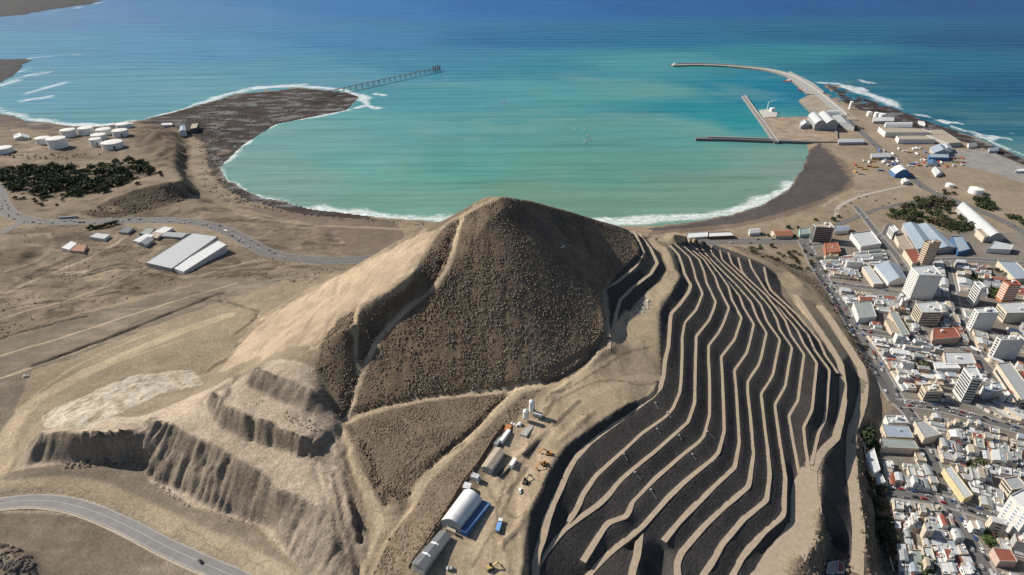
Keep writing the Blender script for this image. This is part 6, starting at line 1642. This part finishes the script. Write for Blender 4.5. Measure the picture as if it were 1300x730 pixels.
def tree(px, py, h, where, cn=None, kind=None, group="trees", name=None):
    cn = cn or rnd.choice(['dark green', 'dark green', 'olive green', 'brownish']); kind = kind or rnd.choice(['round', 'spread'])
    tm_, cm_ = rnd.choice(TM[cn, kind]); c = G(px, py)
    nm = name or ("bush" if h < 3.5 else "tree")
    t = empty(nm, (c[0], c[1], float(hz(c[0], c[1])[0])), rnd.uniform(0, 6.28)); t.scale = (h * rnd.uniform(1.05, 1.5), h * rnd.uniform(1.05, 1.5), h) if kind != 'tall' else (h, h, h)
    for n_, me in (("trunk", tm_), ("crown", cm_)):
        o = bpy.data.objects.new(n_, me); COL.objects.link(o); o.parent = t
    kw = {'round': 'rounded', 'spread': 'spreading', 'tall': 'narrow upright'}[kind]
    TREES.append((t, [f"{kw} {cn} {nm} {where}", ("tall" if h > 8.5 else "low")])); tag(t, None, nm, group)
def grove(poly, n_, h0, h1, where, cols=None, kinds=None, group="trees", mind=3.5):
    xs_ = [p[0] for p in poly]; ys_ = [p[1] for p in poly]; pts_ = []
    for k in range(n_ * 30):
        if len(pts_) >= n_: break
        p = (rnd.uniform(min(xs_), max(xs_)), rnd.uniform(min(ys_), max(ys_)))
        if not inside_poly(p, poly) or any(abs(p[0]-q[0]) < mind and abs(p[1]-q[1]) < mind * .5 for q in pts_): continue
        pts_.append(p); tree(p[0], p[1], rnd.uniform(h0, h1), where, rnd.choice(cols) if cols else None, rnd.choice(kinds) if kinds else None, group)
grove([(-5,218),(30,214),(70,214),(105,217),(138,206),(172,205),(196,212),(192,222),(166,228),(150,236),(128,246),(96,250),(60,250),(28,246),(4,238)], 92, 10, 16, "in the dense grove beside the highway bend", ['dark green','dark green','olive green'], None, "trees of the grove by the highway bend", 5)
grove([(150,226),(190,216),(214,222),(190,234),(160,238)], 12, 4, 8, "at the thin right end of the grove", ['brownish','olive green'], None, "trees of the grove by the highway bend")
grove([(10,238),(30,246),(60,252),(90,256),(90,262),(50,262),(20,254)], 10, 3.6, 6, "between grove and highway", ['brownish','olive green'], None, "trees of the grove by the highway bend")
grove([(0,197),(140,196),(140,201),(0,203)], 22, 2.2, 3.4, "in the line between grove and tanks", ['brownish','olive green'], None, "bushes below the oil tanks", 4)
grove([(1122,272),(1142,262),(1165,252),(1200,253),(1214,262),(1232,278),(1240,290),(1215,297),(1190,292),(1165,284),(1130,279)], 56, 7, 12, "in the town park below the port road", ['dark green','dark green','olive green','brownish'], None, "trees of the town park", 4.5)
grove([(1234,252),(1256,256),(1266,268),(1248,266),(1236,260)], 11, 7, 11, "in the clump right of the park", ['dark green'], None, "trees of the town park")
grove([(1275,270),(1305,284),(1305,290),(1280,279)], 7, 5, 9, "in the strip along the port road", ['dark green','olive green'], None, "trees of the town park")
grove([(1196,243),(1212,245),(1210,249),(1196,247)], 4, 4, 6, "in the fork of the port road", ['dark green'], None, "trees of the town park")
grove([(1072,162),(1100,160),(1102,166),(1076,168)], 6, 4, 6, "beside the barrel roofed port sheds", ['dark green'], None, "trees in the port")
grove([(955,310),(1035,318),(1052,350),(1030,350),(990,334),(950,322)], 34, 2.6, 6, "on the bank between highway and avenue", ['brownish','olive green','dark green'], None, "bushes on the bank above the avenue", 3)
grove([(1045,358),(1060,378),(1098,440),(1112,470),(1106,474),(1080,432),(1050,380)], 22, 1.8, 3.4, "in the strip between terraces and avenue", ['brownish','olive green'], None, "bushes on the bank above the avenue", 3)
grove([(1096,546),(1106,548),(1108,574),(1100,576)], 7, 6, 9, "at the foot of the terraces", ['dark green'], None, "trees at the terrace foot", 2)
grove([(1098,600),(1122,622),(1126,645),(1112,650),(1104,630)], 16, 3, 6, "on the scrub beside the boundary wall", ['brownish','olive green'], None, "trees at the terrace foot", 3)
grove([(1108,655),(1124,660),(1132,690),(1118,688)], 12, 4, 8, "beside the wall below the terraces", ['olive green','dark green'], None, "trees at the terrace foot", 3)
grove([(1120,690),(1140,700),(1150,728),(1130,728)], 8, 2.5, 4.5, "in the lowest corner beside the wall", ['brownish'], None, "trees at the terrace foot", 3)
grove([(1150,455),(1180,460),(1182,470),(1160,470)], 8, 6, 9, "in the garden above the beige block", ['olive green','brownish'], None, "trees among the houses", 3)
grove([(1228,350),(1248,352),(1244,360),(1228,360)], 5, 5, 8, "behind the slim white tower", ['dark green'], None, "trees among the houses")
grove([(1254,368),(1268,370),(1266,380),(1254,378)], 5, 5, 8, "left of the orange brick tower", ['dark green','fresh green'], None, "trees among the houses")
grove([(1262,340),(1278,342),(1284,352),(1268,350)], 6, 4, 7, "in front of the pale blue roofed hall", ['dark green','olive green'], None, "trees among the houses")
grove([(1230,588),(1246,590),(1244,600),(1232,600)], 4, 6, 8, "in the courtyard between rust roofs", ['fresh green','olive green'], None, "trees among the houses")
grove([(1240,676),(1250,678),(1256,692),(1246,690)], 4, 4, 6, "at the forecourt left of the hotel slab", ['fresh green'], None, "trees among the houses")
grove([(1168,715),(1182,715),(1182,728),(1168,728)], 4, 5, 7, "in the lower corner garden", ['dark green','fresh green'], None, "trees among the houses")
for k, (px, py) in enumerate(((117,290.5),(122,291),(127,290),(132,289),(137,287.5),(142,286),(147,284.5),(113,291.5))): tree(px, py, rnd.uniform(5, 8), "in the row above the farmstead", 'dark green', 'round', "windbreak by the farmstead")
for px, py in ((975,300),(1000,290),(1013,290),(930,301),(1008,301),(1035,280),(1058,280),(1064,276),(964,297),(984,302)): tree(px, py, rnd.uniform(4, 7), "near the beach houses by the highway", 'dark green', 'round', "trees near the beach houses")
# ------------------------------------------------------------------ scrub that covers the slopes (uncountable)
def scrub(name, poly, n_, s0, s1, m, label, keep=None):
    poly = np.asarray(poly); x0, y0 = poly.min(0); x1, y1 = poly.max(0)
    X_ = rng.uniform(x0, x1, n_ * 6); Y_ = rng.uniform(y0, y1, n_ * 6)
    ok = in_poly(X_, Y_, poly)
    ok &= (fbm(X_ / 11, Y_ / 11, 3, 57) + rng.uniform(-.28, .28, len(X_))) > -.06
    for P, w, c_ in (TRACKS if n_ * s1 < 18000 and 'undergrowth' not in name else []):
        for p in P:
            ok &= (np.abs(X_ - p[0]) > w * 1.3) | (np.abs(Y_ - p[1]) > w * 1.3)
    X_, Y_ = X_[ok][:n_], Y_[ok][:n_]; n2_ = len(X_)
    Zg = hz(X_, Y_)
    base = np.array([(1,0,-.3),(.3,.95,-.3),(-.8,.6,-.3),(-.8,-.6,-.3),(.3,-.95,-.3),(.62,.3,.5),(-.25,.62,.55),(-.55,-.3,.5),(.2,-.6,.55),(0,0,.85)])
    fc = [(0,1,5),(1,6,5),(1,2,6),(2,7,6),(2,3,7),(3,8,7),(3,4,8),(4,0,5),(4,5,8),(5,6,9),(6,7,9),(7,8,9),(8,5,9)]
    S = rng.uniform(s0, s1, n2_) * rng.choice([.6, .8, 1, 1, 1.2, 1.7], n2_); A = rng.uniform(0, 6.28, n2_)
    jit = base[None] * rng.uniform(.65, 1.3, (n2_, 10, 1))
    ca_, sa_ = np.cos(A)[:, None], np.sin(A)[:, None]
    VX = (jit[..., 0] * ca_ - jit[..., 1] * sa_) * S[:, None] + X_[:, None]; VY = (jit[..., 0] * sa_ + jit[..., 1] * ca_) * S[:, None] + Y_[:, None]
    VZ = jit[..., 2] * S[:, None] * .7 + Zg[:, None]
    V = np.stack([VX, VY, VZ], -1).reshape(-1, 3); Fq = (np.arange(n2_)[:, None, None] * 10 + np.array(fc)[None]).reshape(-1, 3)
    o = mesh_from(name, V, Fq, m, smooth=True); tag(o, label, "scrub", None, "stuff"); return o
dry = mat("dry_scrub", (.175,.135,.098), .95, .08, .45, .35); dry2 = mat("pale_scrub", (.155,.122,.088), .95, .08, .4, .35)
scrub("hillside_scrub", face_poly, 24000, .28, .72, dry, "dark dry scrub covering the steep front face of the hill")
scrub("lower_slope_scrub", apron, 6000, .28, .72, dry2, "paler dry scrub on the apron below the footpath")
scrub("track_side_scrub", apron2, 2000, .25, .7, dry2, "sparse dry scrub between the dirt track and the site yard")
scrub("bank_scrub", edge_scrub, 500, .6, 1.4, dry2, "dry scrub along the bank between terraces and avenue")
scrub("toe_scrub", toe, 500, .7, 1.5, dry, "dry scrub along the foot of the terraces")
scrub("plain_scrub", plain_dark, 1900, .4, 1.0, dry2, "scattered low scrub on the plain left of the hill")
under = mat("undergrowth", (.045,.056,.028), .95, .1, .45, .3)
scrub("grove_undergrowth", reg((-5,216),(70,213),(105,216),(138,206),(172,205),(196,212),(192,222),(150,236),(128,246),(96,251),(60,251),(28,247),(4,238)), 1300, 1.2, 2.6, under, "dark undergrowth filling the grove beside the highway bend")
scrub("park_undergrowth", reg((1122,272),(1142,262),(1165,252),(1200,253),(1232,278),(1240,290),(1215,297),(1165,284)), 420, 1.2, 2.6, under, "dark undergrowth of the town park")
scrub("scarp_scrub", scarp, 500, .8, 1.8, dry, "low scrub on the dark scarp above the highway")
scrub("hollow_scrub", hollow, 260, .6, 1.4, dry, "rough scrub in the hollow under the terraces")
rock_p = mat("pale_rock", (.40,.37,.33), .95, .1, .3, .8); rock_t = mat("tan_rock", (.27,.22,.165), .95, .1, .35, .6); rock_d = mat("dark_rock", (.11,.095,.08), .95, .1, .35, .6)
scrub("bench_rubble", reg((322,512),(330,505),(372,524),(412,543),(404,552),(362,533)), 200, .2, .5, rock_t, "broken rock strewn along the upper quarry bench")
scrub("quarry_rubble", reg((172,585),(195,607),(255,643),(330,666),(390,725),(380,735),(325,674),(250,650),(185,612)), 500, .3, .9, rock_t, "fallen rock along the foot of the quarry cliffs")
scrub("spoil_rubble", reg((80,586),(166,580),(170,590),(80,596)), 220, .4, .9, rock_d, "dark rubble below the spoil heap")
scrub("pale_rubble", reg((803,399),(812,385),(824,380),(823,392),(812,400)), 120, .4, 1.2, rock_p, "pale rock heap beside the top road of the terraces")
scrub("yard_rubble", reg((722,545),(735,528),(752,518),(756,524),(740,540),(728,556)), 140, .3, .8, rock_t, "rubble on the edge of the yard above the terraces")
scrub("cut_rubble", reg((745,455),(770,430),(778,440),(760,465),(735,478)), 160, .4, 1.1, rock_t, "broken rock where the hill meets the yard")
scrub("corner_rocks", reg((-30,692),(5,690),(40,708),(50,735),(-30,735)), 300, .6, 1.8, rock_d, "dark rocks in the bottom left corner")
scrub("shelf_rocks", reg((252,180),(275,165),(282,200),(272,215),(295,236),(330,256),(300,262),(258,240)), 900, .6, 2.0, rock_t, "pale broken rock shelf below the coastal cliff")
scrub("reef_rocks", reg((262,205),(285,195),(320,172),(360,156),(430,140),(445,122),(300,122),(240,140),(235,165)), 1600, .6, 2.4, rock_d, "dark rock ledges of the reef")
scrub("beach_rocks", reg((290,240),(330,252),(400,268),(480,278),(540,283),(540,287),(400,277),(300,258)), 700, .5, 1.8, rock_d, "dark rocks scattered along the bay beach")
# ------------------------------------------------------------------ labels: what is left alike is told apart by its place
ORD = ["first","second","third","fourth","fifth","sixth","seventh","eighth","ninth","tenth","eleventh","twelfth"]
def pxof(o):
    return PX(tuple(o.location))
def setlabels(items, key=None):
    groups_ = {}
    for o, lab, p in items: groups_.setdefault(lab, []).append((o, p))
    for lab, lst in groups_.items():
        if len(lst) == 1: lst[0][0]['label'] = lab; continue
        lab = ' '.join(lab.split())
        lst.sort(key=lambda t: t[1][0]); n_ = len(lst)
        for i, (o, p) in enumerate(lst):
            if n_ == 2: w_ = ["left one of two", "right one of two"][i]
            elif i == 0: w_ = "leftmost of its kind"
            elif i == n_ - 1: w_ = "rightmost of its kind"
            elif i < 12 and i <= n_ // 2: w_ = ORD[i] + " from left"
            elif n_ - 1 - i < 12: w_ = ORD[n_ - 1 - i] + " from right"
            else: w_ = f"number {i + 1} from left"
            o['label'] = f"{lab}, {w_}"
# houses: add size, height and wall only as far as needed
def refine(entries):
    """entries: (obj, [base, extra1, extra2...], pixel)"""
    cur = [(o, ls[0], ls[1:], p) for o, ls, p in entries]; out = []
    for _ in range(4):
        cnt = {}
        for o, l_, ex, p in cur: cnt[l_] = cnt.get(l_, 0) + 1
        nxt = []
        for o, l_, ex, p in cur:
            if cnt[l_] > 1 and ex and len((ex[0] + ' ' + l_).split()) <= 12: nxt.append((o, ex[0] + ' ' + l_, ex[1:], p))
            else: nxt.append((o, l_, [] if cnt[l_] == 1 else ex[1:], p))
        cur = nxt
    setlabels([(o, l_, p) for o, l_, ex, p in cur])
refine([(o, ls, PX((mm[0], mm[1], 24))) for o, ls, mm in HOUSES])
refine([(o, ls, pxof(o)) for o, ls in TREES])
setlabels([(o, l_, pxof(o)) for o, l_ in CARS])
setlabels([(o, o['label'], pxof(o)) for o in bpy.data.objects if o.name.startswith("shipping_container") and o.parent is None])
setlabels([(o, "double armed steel lamp post on the coast highway median", pxof(o)) for o in bpy.data.objects if o.get('_lamp')])
for o in bpy.data.objects:
    for k in ('_c', '_lamp'):
        if k in o: del o[k]
